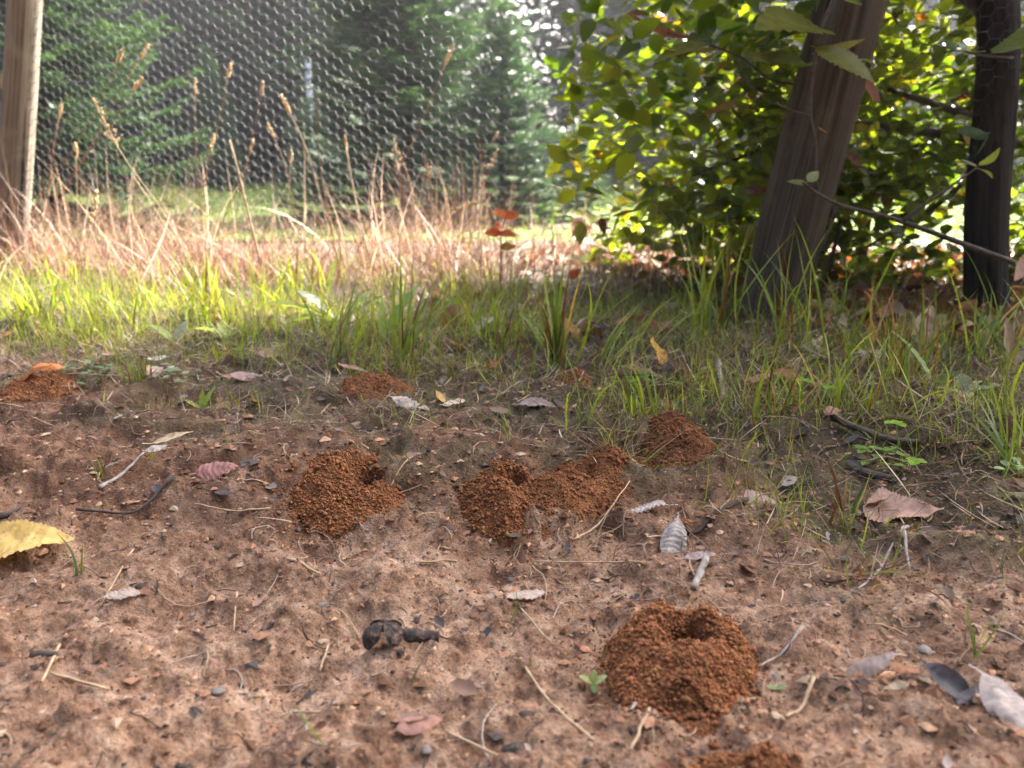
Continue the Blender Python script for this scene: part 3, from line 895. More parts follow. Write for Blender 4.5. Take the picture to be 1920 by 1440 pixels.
# ------------------------------------------------------------------ the beech hedge
def build_hedge():
    r = np.random.default_rng(5)
    t = thing("beech_hedge", "tall beech hedge with glowing yellow green leaves right of the firs", "hedge", (0.9, 2.1, 0))
    # stems and branches
    for k in range(9):
        x = 0.62 + k * 0.30 + r.normal(0, 0.05); y = r.uniform(1.95, 2.3)
        P = bend((x, y, -0.03), (x + r.normal(0.05, 0.15), y + r.normal(0, 0.1), 2.5), 12, 0.02, 50 + k)
        V, F = tube(P, np.linspace(r.uniform(0.014, 0.022), 0.005, 12), 9); add("stem", V, F, M['bark'], parent=t)
        for q in range(8):
            i = r.integers(1, 10); a = r.uniform(0, 6.28); L = r.uniform(0.25, 0.6)
            e = P[i] + np.array([math.cos(a) * L, math.sin(a) * L * 0.5, r.uniform(-0.05, 0.35)])
            V, F = tube(bend(P[i], e, 7, 0.05, 200 + k * 10 + q), np.linspace(0.0062, 0.0014, 7), 6); add("branch", V, F, M['twig'], parent=t)
    for (x0, y0, d0, x1, y1, d1, r0, r1, sd) in ((1590, 232, 1.75, 1905, 270, 1.68, 0.008, 0.012, 1), (1660, 165, 1.85, 1880, 235, 1.62, 0.006, 0.010, 2), (1790, -30, 1.62, 1885, 110, 1.56, 0.013, 0.017, 3),
                                               (1380, 155, 1.75, 1500, 205, 1.70, 0.004, 0.006, 4), (1300, 330, 1.80, 1500, 250, 1.72, 0.003, 0.006, 5), (1600, 480, 1.72, 1850, 300, 1.66, 0.003, 0.006, 6), (1540, 560, 1.66, 1575, 420, 1.62, 0.006, 0.004, 7)):
        V, F = tube(bend(at(x0, y0, d0), at(x1, y1, d1), 10, 0.025, sd), np.linspace(r0, r1, 10), 8); add("branch", V, F, M['bark'], parent=t)
    # leaves
    V0, F0 = leaf_geo(1.0, 0.62, 'ovate', 7, 1, 0.0, 0.35, 0.0, 0.012, 5, 0.25, 0.12)
    Vs, Fs = leaf_geo(1.0, 0.54, 'ovate', 5, 1, 0.0, 0.35, 0.0, 0.0, 5, 0.25)
    V1, F1 = leaf_geo(1.0, 0.66, 'ovate', 7, 1, 0.0, -0.5, 0.0, 0.015, 5, 0.18, 0.12)
    parts = []
    def sample(n, xr, yr, zr):
        return np.stack([r.uniform(*xr, n), r.uniform(*yr, n), r.uniform(*zr, n)], -1)
    low = sample(18000, (0.02, 1.75), (1.70, 2.06), (0.02, 1.05))
    lw2 = sample(7000, (0.52, 1.7), (1.62, 2.1), (0.02, 0.48))
    frt = sample(1500, (0.10, 0.56), (1.44, 1.72), (0.14, 1.0))
    top = sample(18000, (0.0, 3.4), (1.62, 2.40), (1.02, 2.75))
    rgt = sample(3500, (1.6, 3.4), (1.75, 2.4), (0.05, 0.95))
    P = np.concatenate([low, lw2, frt, top, rgt])
    x, y, z = P.T
    dens = np.where(z > 1.05, 0.52, 0.44) + np.where(z > 1.05, 1.0, 1.7) * fbm(x / 0.20 + y / 0.3, z / 0.18 + y / 0.35, 9, 3)
    left = 0.13 + 0.16 * fbm(z / 0.25, y / 0.3, 15, 3) + 0.20 * np.clip(0.35 - z, 0, 1) * 0.3 + 0.06 * np.clip(z - 1.4, 0, 2)
    bot = np.where(x < 0.45, 0.04 + 0.10 * fbm(x / 0.15, y / 0.3, 16, 2), 0.01) + 0.02
    openw = sstep(0.95, 0.6, z) * 0.08
    keep = (x > left) & (z > bot) & (r.random(len(P)) < np.clip(dens - openw + 0.15 * (z > 0.9), 0.05, 1)) & (z < 2.72 - 0.3 * (y - 1.6) + 0.3 * fbm(x / 0.4, y, 33, 2))
    P = P[keep]; n = len(P)
    sz = np.where(P[:, 2] > 1.0, r.uniform(0.078, 0.115, n), r.uniform(0.036, 0.058, n))
    yaw = r.uniform(0, 6.283, n); pit = r.normal(0.25, 0.5, n); rol = r.normal(0, 0.6, n)
    cy, sy, cp, sp, cr, sr = np.cos(yaw), np.sin(yaw), np.cos(pit), np.sin(pit), np.cos(rol), np.sin(rol)
    R = np.empty((n, 3, 3))
    R[:, 0, 0] = cy * cp; R[:, 0, 1] = cy * sp * sr - sy * cr; R[:, 0, 2] = cy * sp * cr + sy * sr
    R[:, 1, 0] = sy * cp; R[:, 1, 1] = sy * sp * sr + cy * cr; R[:, 1, 2] = sy * sp * cr - cy * sr
    R[:, 2, 0] = -sp; R[:, 2, 1] = cp * sr; R[:, 2, 2] = cp * cr
    q = r.random((n, 1))
    g = np.array([0.075, 0.135, 0.022]); yg = np.array([0.25, 0.29, 0.04]); br = np.array([0.20, 0.075, 0.028]); ye = np.array([0.36, 0.27, 0.04])
    mixk = np.clip(r.beta(1.3, 1.6, (n, 1)) + 0.5 * fbm(P[:, 0] / 0.3, P[:, 2] / 0.3, 44, 2)[:, None], 0, 1)
    C = g * (1 - mixk) + yg * mixk
    C = np.where(q < 0.022, br, C); C = np.where((q > 0.022) & (q < 0.05), ye, C)
    C = C * r.lognormal(0, 0.16, (n, 1))
    # the nearest leaves in view are single leaves, the rest one mass
    depth = P[:, 1] * _cp - (P[:, 2] - CAM_H) * _sp
    px = 960 + P[:, 0] / depth * FPX; py = 720 - (P[:, 1] * _sp + (P[:, 2] - CAM_H) * _cp) / depth * FPX
    inview = (px > 0) & (px < 1920) & (py > 0) & (py < 1440)
    score = np.where(inview, sz / depth, 0)
    single = np.zeros(n, bool); single[np.argsort(-score)[:300]] = True
    me = [mkmesh("hedge_leaf", V0, F0), mkmesh("hedge_leaf", V1, F1)]
    for m in me: m.materials.append(M['leaf_obj'])
    tl = wloc(t)
    for i in np.nonzero(single)[0]:
        o = bpy.data.objects.new("leaf", me[i % 2]); COL.objects.link(o); o.parent = t
        setmat(o, R[i] * sz[i], P[i] - tl); o.color = (*C[i], 1)
    V0, F0 = Vs, Fs
    ii = np.nonzero(~single)[0]
    W = np.einsum('nij,vj->nvi', R[ii] * sz[ii][:, None, None], V0) + P[ii][:, None, :]
    FF = (F0[None] + (np.arange(len(ii)) * len(V0))[:, None, None]).reshape(-1, 4)
    o = add("foliage", W.reshape(-1, 3), FF, M['leaf_attr'], parent=t, cols=np.repeat(C[ii], len(V0), 0))
    tag(o, kind="stuff")
    return t
hedge = build_hedge()

# ------------------------------------------------------------------ hornbeam twigs hanging in front of the leaning post
def hb_leaf(parent, base, dirv, up, L, col, Wr=0.56, serr=0.10, lon=0.35, seed=0, mat='leaf_obj', shape='ovate', stalk=0.10, wr=0.010):
    V, F = leaf_geo(L, L * Wr, shape, 26, 3, serr, lon, 0.0, wr, 10, 0.14, stalk * L, seed)
    me = mkmesh("leaf", V, F); me.materials.append(M[mat])
    o = bpy.data.objects.new("leaf", me); COL.objects.link(o); o.parent = parent
    setmat(o, frame(dirv, up), np.asarray(base) - wloc(parent)); o.color = (*col, 1)
    return o

def twig(label, pts, radii, leaves, Y, sides=None, seed=0, mat='twig'):
    """stem through photograph points at distance Y, leaves as (px, py, tip_px, tip_py, colour)"""
    P = np.array([at(x, y, Y + dy) for (x, y, dy) in pts])
    # smooth the line
    tt = np.linspace(0, len(P) - 1, 5 * (len(P) - 1) + 1); k = np.arange(len(P))
    S = np.stack([np.interp(tt, k, P[:, c]) for c in range(3)], -1)
    S[1:-1] = (S[:-2] + S[1:-1] * 2 + S[2:]) / 4; S[1:-1] = (S[:-2] + S[1:-1] * 2 + S[2:]) / 4
    t = thing("hornbeam_twig", label, "twig", S[-1])
    V, F = tube(S, np.linspace(radii[0], radii[1], len(S)), 7); add("stem", V, F, M[mat], parent=t)
    r = np.random.default_rng(seed)
    for pp in (sides or []):
        Q = np.array([at(x, y, Y + dy) for (x, y, dy) in pp]); Q = np.concatenate([Q[:1], (Q[:-1] + Q[1:]) / 2, Q[-1:]])
        V, F = tube(Q, np.linspace(radii[1] * 0.9, 0.0008, len(Q)), 6); add("side_shoot", V, F, M[mat], parent=t)
    for i, (x, y, x1, y1, c, wr_) in enumerate(leaves):
        a = at(x, y, Y + r.normal(0, 0.02)); b = at(x1, y1, Y + r.normal(0, 0.04))
        L = np.linalg.norm(b - a)
        up = np.array([r.normal(0, 0.3), -0.55 + r.normal(0, 0.25), 1.0])
        hb_leaf(t, a, b - a, up, L, c, wr_, 0.09, r.uniform(-0.5, 0.7), seed * 31 + i)
    return t

YG = (0.19, 0.21, 0.04); G1 = (0.12, 0.19, 0.045); GY = (0.27, 0.24, 0.05); DG = (0.06, 0.11, 0.04); RB = (0.26, 0.085, 0.04); OB = (0.36, 0.17, 0.04)
twig("hornbeam twig hanging down the leaning post with broad toothed leaves", [(1575, -30, 0), (1535, 62, 0), (1522, 150, 0), (1518, 216, 0), (1530, 262, 0), (1530, 330, 0), (1534, 356, 0)], (0.0034, 0.0016),
     [(1540, 55, 1440, 8, YG, 0.5), (1530, 90, 1648, 132, YG, 0.42), (1532, 100, 1622, 88, GY, 0.4), (1525, 60, 1420, 22, DG, 0.5), (1575, -8, 1592, 22, G1, 0.7), (1520, 118, 1494, 138, G1, 0.6), (1535, 240, 1550, 252, OB, 0.7)], 1.36, seed=3,
     sides=[[(1518, 216, 0), (1460, 200, 0), (1412, 176, 0), (1390, 140, 0)]])
twig("spray of green and yellow toothed leaves left of the leaning post at the top", [(1250, 60, 0), (1330, 85, 0), (1390, 105, 0), (1440, 150, 0.02), (1500, 160, 0.08)], (0.0015, 0.0026),
     [(1330, 82, 1225, 92, YG, 0.42), (1345, 90, 1235, 132, (0.30, 0.26, 0.05), 0.45), (1390, 60, 1345, 58, G1, 0.6), (1400, 45, 1335, 62, G1, 0.5), (1460, 40, 1385, 68, (0.16, 0.20, 0.06), 0.4), (1415, 112, 1510, 96, YG, 0.42), (1400, 105, 1495, 120, YG, 0.4),
      (1300, 95, 1270, 118, (0.36, 0.24, 0.05), 0.5), (1380, 190, 1310, 232, (0.38, 0.20, 0.05), 0.38), (1290, 70, 1160, 62, RB, 0.28), (1440, 25, 1515, 42, GY, 0.5)], 1.46, seed=5)
twig("dark twig slanting down right past the leaning post, small pale leaves at its tip", [(1505, 342, 0), (1530, 362, 0), (1580, 388, 0), (1650, 402, 0), (1720, 425, 0), (1800, 455, 0), (1900, 492, 0.02)], (0.0020, 0.0052),
     [(1512, 345, 1476, 338, (0.24, 0.28, 0.11), 0.45), (1515, 340, 1534, 322, (0.24, 0.28, 0.11), 0.5), (1832, 312, 1800, 300, (0.2, 0.22, 0.12), 0.3), (1838, 310, 1872, 305, (0.2, 0.22, 0.12), 0.25), (1830, 316, 1868, 320, (0.18, 0.2, 0.12), 0.3)], 1.30, seed=7,
     sides=[[(1692, 415, 0), (1730, 385, 0), (1790, 345, 0), (1836, 311, 0)], [(1570, 385, 0), (1560, 420, 0.02), (1535, 480, 0.04)]])
twig("thin twig with pointed dark green leaves in front of the dark right hand post", [(1900, 108, 0.02), (1850, 106, 0), (1790, 92, 0), (1730, 82, 0)], (0.0022, 0.0012),
     [(1795, 92, 1845, 110, G1, 0.3), (1790, 95, 1772, 72, G1, 0.5), (1880, 98, 1918, 100, (0.17, 0.22, 0.07), 0.4), (1850, 250, 1780, 262, DG, 0.4), (1852, 255, 1838, 300, DG, 0.4), (1600, 112, 1640, 106, (0.2, 0.22, 0.2), 0.3)], 1.40, seed=9)
for (x, y, x1, y1, Y, c, lab) in ((1625, 150, 1640, 205, 1.5, RB, "red brown leaf hanging right of the leaning post below the toothed leaves"), (1590, 285, 1612, 325, 1.62, (0.2, 0.06, 0.035), "dark red dead leaf hanging beside the lower edge of the leaning post"),
                                  (1932, 478, 1884, 530, 1.25, (0.36, 0.2, 0.14), "pinkish brown dead leaf hanging at the right edge of the picture"), (1128, 408, 1130, 448, 1.8, (0.17, 0.055, 0.03), "dark brown leaf hanging below the left end of the hedge"),
                                  (1440, 340, 1385, 372, 1.6, (0.16, 0.04, 0.03), "dark maroon leaf hanging left of the leaning post at half height")):
    a = at(x, y, Y); b2 = at(x1, y1, Y - 0.02)
    V, F = leaf_geo(np.linalg.norm(b2 - a), np.linalg.norm(b2 - a) * 0.42, 'ovate', 16, 3, 0.05, 0.5, 0, 0.012, 7, 0.3, 0.01, 3)
    me = mkmesh("hanging_leaf", V, F); me.materials.append(M['dead'])
    o = bpy.data.objects.new("hanging_leaf", me); COL.objects.link(o); setmat(o, frame(b2 - a, (0.3, -1, 0.3)), a); o.color = (*c, 1)
    tag(o, lab, "leaf", "dead leaves hanging near the hedge")

# ------------------------------------------------------------------ fallen leaves, one by one
SIL = (0.58, 0.53, 0.49); TANP = (0.56, 0.36, 0.28); PUR = (0.25, 0.135, 0.13); ORA = (0.56, 0.19, 0.04); CRE = (0.62, 0.55, 0.43); OCH = (0.60, 0.34, 0.07); YEL = (0.72, 0.52, 0.17); BRN = (0.24, 0.115, 0.06); TAN = (0.42, 0.29, 0.19); PNK = (0.44, 0.25, 0.215)
# px, py, length in px, heading on the ground (degrees, 0 = right, 90 = away), width ratio, shape, colour, bend, cross, wrinkle, veins, pitch, roll, lift mm, label
LEAVES = [
 (38, 1062, 205, 4, 0.40, 'ovate', YEL, 0.10, 0.1, 0.009, 15, -2, 14, 4, "large pale yellow toothed leaf lying at the left edge of the bare soil"),
 (1690, 972, 118, -38, 0.68, 'birch', TANP, 0.25, 0.1, 0.004, 6, -10, 12, 6, "pinkish tan birch leaf lying on bare soil at the right"),
 (1425, 945, 74, 8, 0.62, 'ovate', (0.36, 0.27, 0.25), -0.3, -0.1, 0.012, 8, 0, 18, 4, "small greyish pink leaf with ribbed veins at the edge of the right hand grass"),
 (1208, 979, 78, 172, 0.34, 'oval', SIL, -0.55, -0.35, 0.030, 9, 4, 8, 6, "silvery wrinkled leaf lying crosswise on the dark forked twig"),
 (1262, 1030, 88, -108, 0.44, 'oval', SIL, -0.35, -0.30, 0.034, 11, 8, 0, 8, "silvery ribbed leaf with brown base pointing towards the camera"),
 (1285, 1000, 44, -50, 0.45, 'ovate', (0.40, 0.19, 0.07), 0.4, 0.3, 0.0, 6, -15, -20, 8, "small orange brown leaf tucked behind the silvery ribbed leaf"),
 (1310, 1052, 62, 10, 0.30, 'oval', (0.40, 0.32, 0.32), 0.2, 0.0, 0.01, 6, 0, 10, 4, "thin grey pink leaf fragment right of the silvery ribbed leaf"),
 (414, 934, 74, 14, 0.50, 'ovate', (0.33, 0.16, 0.15), -0.4, -0.2, 0.014, 8, 0, 22, 5, "dusky pink folded leaf on bare soil left of the mounds"),
 (430, 712, 58, 170, 0.60, 'ovate', PUR, 0.3, 0.1, 0.0, 6, -6, 10, 6, "purple brown leaf at the back of the overlapping pair on the left"),
 (468, 722, 66, 12, 0.50, 'ovate', (0.29, 0.165, 0.165), -0.3, -0.1, 0.0, 6, 4, 14, 8, "purple grey leaf at the front of the overlapping pair on the left"),
 (98, 708, 52, 20, 0.6, 'oval', ORA, -0.9, -0.3, 0.0, 6, -18, 18, 24, "bright orange curled leaf on top of the left edge mound"),
 (64, 732, 56, 215, 0.62, 'ovate', (0.50, 0.27, 0.16), -0.6, 0.2, 0.0, 6, 12, 24, 16, "tan leaf curled in front of the bright orange one on the left edge mound"),
 (1195, 714, 84, 165, 0.55, 'ovate', CRE, 0.15, 0.1, 0.006, 7, -8, 22, 12, "cream white leaf lying in the grass behind the dark soil dome"),
 (772, 782, 78, -18, 0.40, 'ovate', (0.50, 0.44, 0.41), -0.5, -0.35, 0.014, 7, 6, 10, 8, "whitish curled leaf lying between straw right of the spoon leaved plant"),
 (852, 774, 46, -8, 0.50, 'oval', (0.62, 0.54, 0.38), 0.2, 0.1, 0.0, 5, -4, 10, 6, "small cream leaf right of the whitish curled one"),
 (826, 766, 26, 130, 0.5, 'ovate', (0.58, 0.38, 0.13), 0.3, 0.1, 0.0, 5, -25, 0, 6, "tiny yellow leaf tip standing beside the small cream leaf"),
 (324, 836, 82, 4, 0.24, 'lance', (0.62, 0.48, 0.31), 0.3, 0.2, 0.0, 5, -4, 14, 6, "narrow pale yellow leaf lying on the crusted soil at left"),
 (296, 854, 38, 20, 0.45, 'oval', (0.50, 0.44, 0.42), 0.2, 0.0, 0.0, 5, 0, 12, 4, "small whitish leaf scrap in front of the narrow pale yellow leaf"),
 (226, 802, 24, -30, 0.6, 'ovate', (0.48, 0.42, 0.40), 0.2, 0.0, 0.0, 5, -10, 8, 5, "tiny pale leaf scrap on the crusted soil at far left"),
 (300, 680, 44, 6, 0.40, 'oval', (0.55, 0.52, 0.50), 0.2, 0.0, 0.0, 5, 0, 10, 8, "small white leaf at the edge of the sunlit grass on the left"),
 (658, 697, 52, 170, 0.55, 'ovate', PNK, 0.3, 0.2, 0.0, 5, -10, 10, 10, "pink brown leaf behind the low soil heap"),
 (504, 684, 60, -25, 0.34, 'lance', (0.52, 0.33, 0.22), 0.3, 0.2, 0.0, 5, 8, 30, 8, "rolled tan leaf lying in the litter left of the pink brown leaf"),
 (788, 1357, 92, 24, 0.42, 'ovate', (0.34, 0.185, 0.15), -0.35, -0.15, 0.0, 7, -3, 20, 9, "smooth brown leaf lying on the soil near the lower edge"),
 (988, 1128, 78, 42, 0.44, 'oval', (0.45, 0.38, 0.33), -0.5, -0.25, 0.014, 8, 0, -8, 6, "pale wrinkled leaf partly covered with dirt beside a long straw"),
 (242, 1134, 66, 52, 0.40, 'oval', (0.38, 0.32, 0.29), -0.5, -0.25, 0.02, 9, 0, 6, 5, "greyish ribbed leaf sunk into the soil right of the yellow leaf"),
 (1612, 1285, 116, 172, 0.44, 'oval', (0.34, 0.275, 0.25), -0.7, -0.5, 0.012, 9, 4, 6, 14, "big curled grey brown leaf right of the nearest mound"),
 (1672, 1330, 60, 200, 0.5, 'ovate', (0.30, 0.24, 0.18), 0.5, 0.3, 0.0, 7, 16, 18, 8, "flap of brown leaf in front of the big curled grey one"),
 (1690, 1282, 70, -8, 0.32, 'lance', (0.30, 0.13, 0.06), -0.4, -0.3, 0.0, 7, 4, 10, 12, "dark rusty rolled leaf behind the big curled grey one"),
 (1778, 1300, 76, -60, 0.45, 'oval', (0.09, 0.085, 0.10), -0.5, 0.5, 0.0, 7, 10, 30, 8, "blackish crumpled leaf scrap near the lower right corner"),
 (1812, 1318, 54, 25, 0.5, 'ovate', (0.15, 0.14, 0.15), 0.5, 0.4, 0.0, 7, -14, -20, 7, "dark grey leaf edge beside the blackish crumpled scrap"),
 (1886, 1352, 112, -82, 0.52, 'oval', (0.46, 0.40, 0.38), -0.4, -0.35, 0.010, 12, 6, 6, 10, "blurred pale grey ribbed leaf in the lower right corner"),
 (1230, 698, 54, 110, 0.50, 'ovate', OCH, 0.4, 0.4, 0.0, 6, -28, 26, 10, "ochre leaf standing upright behind the cream white leaf"),
 (1420, 736, 66, 10, 0.30, 'lance', (0.42, 0.22, 0.18), 0.1, 0.2, 0.0, 6, -8, 14, 8, "narrow pinkish leaf in the litter of the right hand grass"),
 (1482, 730, 56, -35, 0.5, 'ovate', (0.28, 0.11, 0.05), -0.3, 0.2, 0.0, 6, 14, 26, 12, "rust brown leaf leaning in the right hand grass"),
 (1312, 616, 92, 172, 0.55, 'ovate', (0.40, 0.36, 0.32), 0.4, 0.2, 0.01, 7, -10, 16, 14, "pale grey leaf under the tall blades left of the leaning post foot"),
 (1645, 684, 84, 6, 0.45, 'ovate', (0.32, 0.28, 0.26), -0.4, -0.1, 0.01, 7, 0, 18, 10, "grey leaf lying flat between grass blades at right"),
 (1800, 606, 82, 160, 0.50, 'ovate', TAN, -0.7, 0.2, 0.0, 7, -14, 14, 30, "large light tan leaf raised above the litter near the right hand post"),
 (1852, 640, 76, 12, 0.60, 'ovate', (0.22, 0.085, 0.045), -0.5, -0.2, 0.0, 7, -12, 26, 26, "dark rust leaf right of the large light tan leaf"),
 (1882, 690, 82, 105, 0.42, 'ovate', (0.36, 0.26, 0.19), 0.5, 0.3, 0.0, 7, -50, 10, 10, "tan leaf standing in the grass at the right edge"),
 (1912, 672, 60, 10, 0.5, 'ovate', (0.34, 0.24, 0.2), 0.3, 0.2, 0.0, 7, -10, 10, 12, "greyish tan leaf cut by the right edge of the picture"),
 (1730, 655, 74, 60, 0.5, 'ovate', (0.30, 0.20, 0.12), 0.4, 0.3, 0.0, 7, -30, 24, 10, "dull brown leaf behind the bright green dandelion leaf at right"),
 (1800, 648, 60, 150, 0.55, 'ovate', (0.25, 0.11, 0.06), -0.4, 0.2, 0.0, 7, -18, 16, 14, "chestnut brown leaf below the large light tan leaf"),
 (1632, 640, 92, 170, 0.5, 'ovate', (0.26, 0.14, 0.075), 0.5, 0.2, 0.0, 7, -20, 14, 12, "broad brown leaf in deep shade right of the leaning post foot"),
 (1195, 512, 86, 8, 0.5, 'ovate', (0.30, 0.14, 0.08), -0.9, -0.2, 0.0, 7, -20, 16, 40, "arched brown leaf in the litter under the hedge end"),
 (420, 606, 62, 20, 0.6, 'ovate', (0.24, 0.10, 0.055), -0.5, 0.2, 0.0, 7, -14, 20, 14, "dark brown curled leaf in the sunlit grass left of the dandelion"),
 (555, 590, 66, -15, 0.6, 'ovate', (0.26, 0.11, 0.07), 0.3, 0.2, 0.0, 7, -10, 12, 10, "brown leaf in shadow under the dandelion leaves"),
 (92, 512, 40, 70, 0.6, 'ovate', (0.50, 0.16, 0.05), 0.3, 0.3, 0.0, 7, -55, 10, 14, "orange red leaf upright in the dry grass at far left"),
 (112, 560, 36, 10, 0.5, 'ovate', (0.60, 0.28, 0.06), 0.3, 0.2, 0.0, 7, -14, 10, 14, "small orange leaf in the sunlit grass at far left"),
 (12, 640, 50, 10, 0.4, 'ovate', (0.58, 0.30, 0.08), 0.3, 0.2, 0.0, 7, -14, 10, 14, "orange leaf cut by the left edge above the wide mound"),
 (365, 536, 60, 10, 0.35, 'ovate', (0.56, 0.26, 0.08), 0.3, 0.2, 0.0, 7, -14, 10, 20, "flat orange tan leaf resting on the sunlit grass"),
 (712, 522, 34, 30, 0.6, 'ovate', (0.55, 0.14, 0.04), 0.3, 0.3, 0.0, 7, -40, 10, 20, "small red orange leaf in the dry grass behind the centre"),
 (925, 685, 40, 14, 0.5, 'ovate', (0.45, 0.09, 0.04), 0.3, 0.3, 0.0, 7, -20, 10, 10, "small dark red leaf left of the tall grass clump"),
 (860, 655, 56, 170, 0.5, 'ovate', (0.28, 0.15, 0.09), 0.3, 0.3, 0.0, 7, -20, 10, 10, "dull brown leaf left of the small dark red leaf"),
 (905, 632, 62, 14, 0.5, 'ovate', (0.50, 0.46, 0.42), 0.3, 0.3, 0.0, 7, -20, 10, 14, "whitish leaf half hidden by blades left of the tall grass clump"),
 (1090, 462, 62, 75, 0.5, 'ovate', (0.24, 0.09, 0.05), -0.6, 0.4, 0.0, 7, -60, 10, 40, "rolled brown leaf standing at the end of the dry grass"),
 (1560, 800, 46, 30, 0.5, 'ovate', (0.30, 0.17, 0.12), -0.6, 0.4, 0.0, 7, -16, 10, 10, "small brown leaf on the dark twig in the right hand grass"),
 (1695, 800, 50, 150, 0.6, 'ovate', (0.30, 0.26, 0.25), -0.3, 0.3, 0.0, 7, -16, 20, 10, "small grey leaf curled in the right hand grass behind the dark stick"),
 (1480, 912, 44, 30, 0.5, 'ovate', (0.32, 0.28, 0.26), -0.3, 0.3, 0.0, 7, -20, 20, 6, "small grey leaf at the front of the right hand litter"),
 (292, 710, 34, 100, 0.7, 'ovate', (0.46, 0.33, 0.27), -0.5, 0.5, 0.0, 7, -30, 10, 8, "small crumpled tan leaf right of the creeping plant"),
 (1010, 785, 72, 5, 0.42, 'ovate', (0.26, 0.20, 0.19), -0.2, 0.2, 0.01, 7, -4, 8, 5, "flat grey brown leaf on the mossy soil in the middle"),
 (598, 622, 80, 172, 0.3, 'lance', (0.48, 0.47, 0.43), 0.3, 0.2, 0.0, 7, -6, 8, 12, "pale grey leaf lying under the dandelion on its right"),
]
def build_leaves():
    r = np.random.default_rng(8)
    for i, (px, py, ln, hd, wrat, shp, col, lon, cross, wr, nv, pit, rol, lift, lab) in enumerate(LEAVES):
        p = gp(px, py); L = ln * pxm(py) * (1.0 if abs(math.sin(math.radians(hd))) < 0.6 else 1.25)
        ns = 44 if shp in ('ovate', 'birch') else 36
        V, F = leaf_geo(L, L * wrat, shp, ns, 4, 0.05 if shp in ('ovate', 'birch') else 0.02, lon, cross, wr, nv, 0.05, 0.16 * L if i % 3 else 0.28 * L, i, 0.085)
        V[:, 0] -= L * 0.5; V[:, 2] -= np.median(V[:, 2])
        me = mkmesh("fallen_leaf", V, F); me.materials.append(M['dead'])
        o = bpy.data.objects.new("fallen_leaf", me); COL.objects.link(o)
        a = math.radians(hd)
        sl = 0.025
        gx = float(base_h(p[0] + sl, p[1]) - base_h(p[0] - sl, p[1])) / (2 * sl); gy = float(base_h(p[0], p[1] + sl) - base_h(p[0], p[1] - sl)) / (2 * sl)
        o.rotation_euler = (math.radians(rol) - gx * math.sin(a) + gy * math.cos(a), math.radians(pit) - (gx * math.cos(a) + gy * math.sin(a)), a)
        up = abs(math.sin(math.radians(pit))) * L * 0.5 * (1 if pit < -20 else 0.3)
        mz = max(float(H(p[0] + dx, p[1] + dy)) for dx in (-L / 3, 0, L / 3) for dy in (-L / 5, 0, L / 5))
        zz = mz
        for m in MOUNDS:
            b_, _, _ = mound_h(m, np.array(p[0]), np.array(p[1]))
            if float(b_) > 0: zz = max(zz, float(base_h(p[0], p[1]) + b_) + 0.002)
        o.location = (p[0], p[1], zz + lift * 0.0003 + up)
        o.color = (*col, 1)
        tag(o, lab, "leaf", "fallen leaves")
build_leaves()

def upright_leaf(px, py, Y, L, Wr, hd_px, col, lab, shape='ovate', mat='dead', lon=0.3, name="fallen_leaf", face=(0.1, -1, 0.25), serr=0.1):
    """a leaf caught upright in the grass; hd_px = angle of the tip in the picture"""
    p = at(px, py, Y); a = math.radians(hd_px)
    V, F = leaf_geo(L, L * Wr, shape, 26, 4, serr, lon, 0.2, 0.01, 6, 0.15, 0.2 * L, int(px), 0.06)
    V[:, 0] -= L / 2
    me = mkmesh(name, V, F); me.materials.append(M[mat])
    o = bpy.data.objects.new(name, me); COL.objects.link(o)
    setmat(o, frame((math.cos(a), 0.15, math.sin(a)), face), p); o.color = (*col, 1)
    return tag(o, lab, "leaf", "fallen leaves")
upright_leaf(1062, 640, 1.22, 0.085, 0.72, 95, (0.70, 0.44, 0.12), "large yellow leaf upright against the tall grass clump in the middle", lon=-0.4)
def sapling():
    p0 = gp(938, 492); p0 = np.array([at(938, 450, 1.62)[0], 1.62, float(H(at(938, 450, 1.62)[0], 1.62))])
    t = thing("sapling", "small sapling with orange red lobed leaves at the right end of the dry grass", "sapling", p0)
    top = at(948, 408, 1.62)
    P = bend(p0, top, 9, 0.05, 4); V, F = tube(P, np.linspace(0.0022, 0.0009, 9), 6); add("stem", V, F, M['redstem'], parent=t)
    for k, (i, hd, el, L, c) in enumerate(((8, 150, 35, 0.038, (0.72, 0.19, 0.03)), (8, 20, 20, 0.036, (0.66, 0.15, 0.025)), (7, 250, 10, 0.036, (0.66, 0.14, 0.02)), (6, 200, 10, 0.036, (0.66, 0.14, 0.02)), (6, 320, 5, 0.036, (0.6, 0.12, 0.02)), (4, 10, 15, 0.034, (0.55, 0.36, 0.05)), (6, 90, 20, 0.036, (0.5, 0.14, 0.03)))):
        a = math.radians(hd); e = math.radians(el)
        hb_leaf(t, P[i], (math.cos(a) * math.cos(e), math.sin(a) * math.cos(e), math.sin(e)), (0.2, -0.8, 0.6), L, c, 0.62, 0.20, -0.6, k, 'dead', 'ovate', 0.15, 0.02)
sapling()
upright_leaf(1078, 512, 1.75, 0.036, 0.6, 35, (0.42, 0.12, 0.045), "dull orange leaf in the dry grass right of the tall clump")

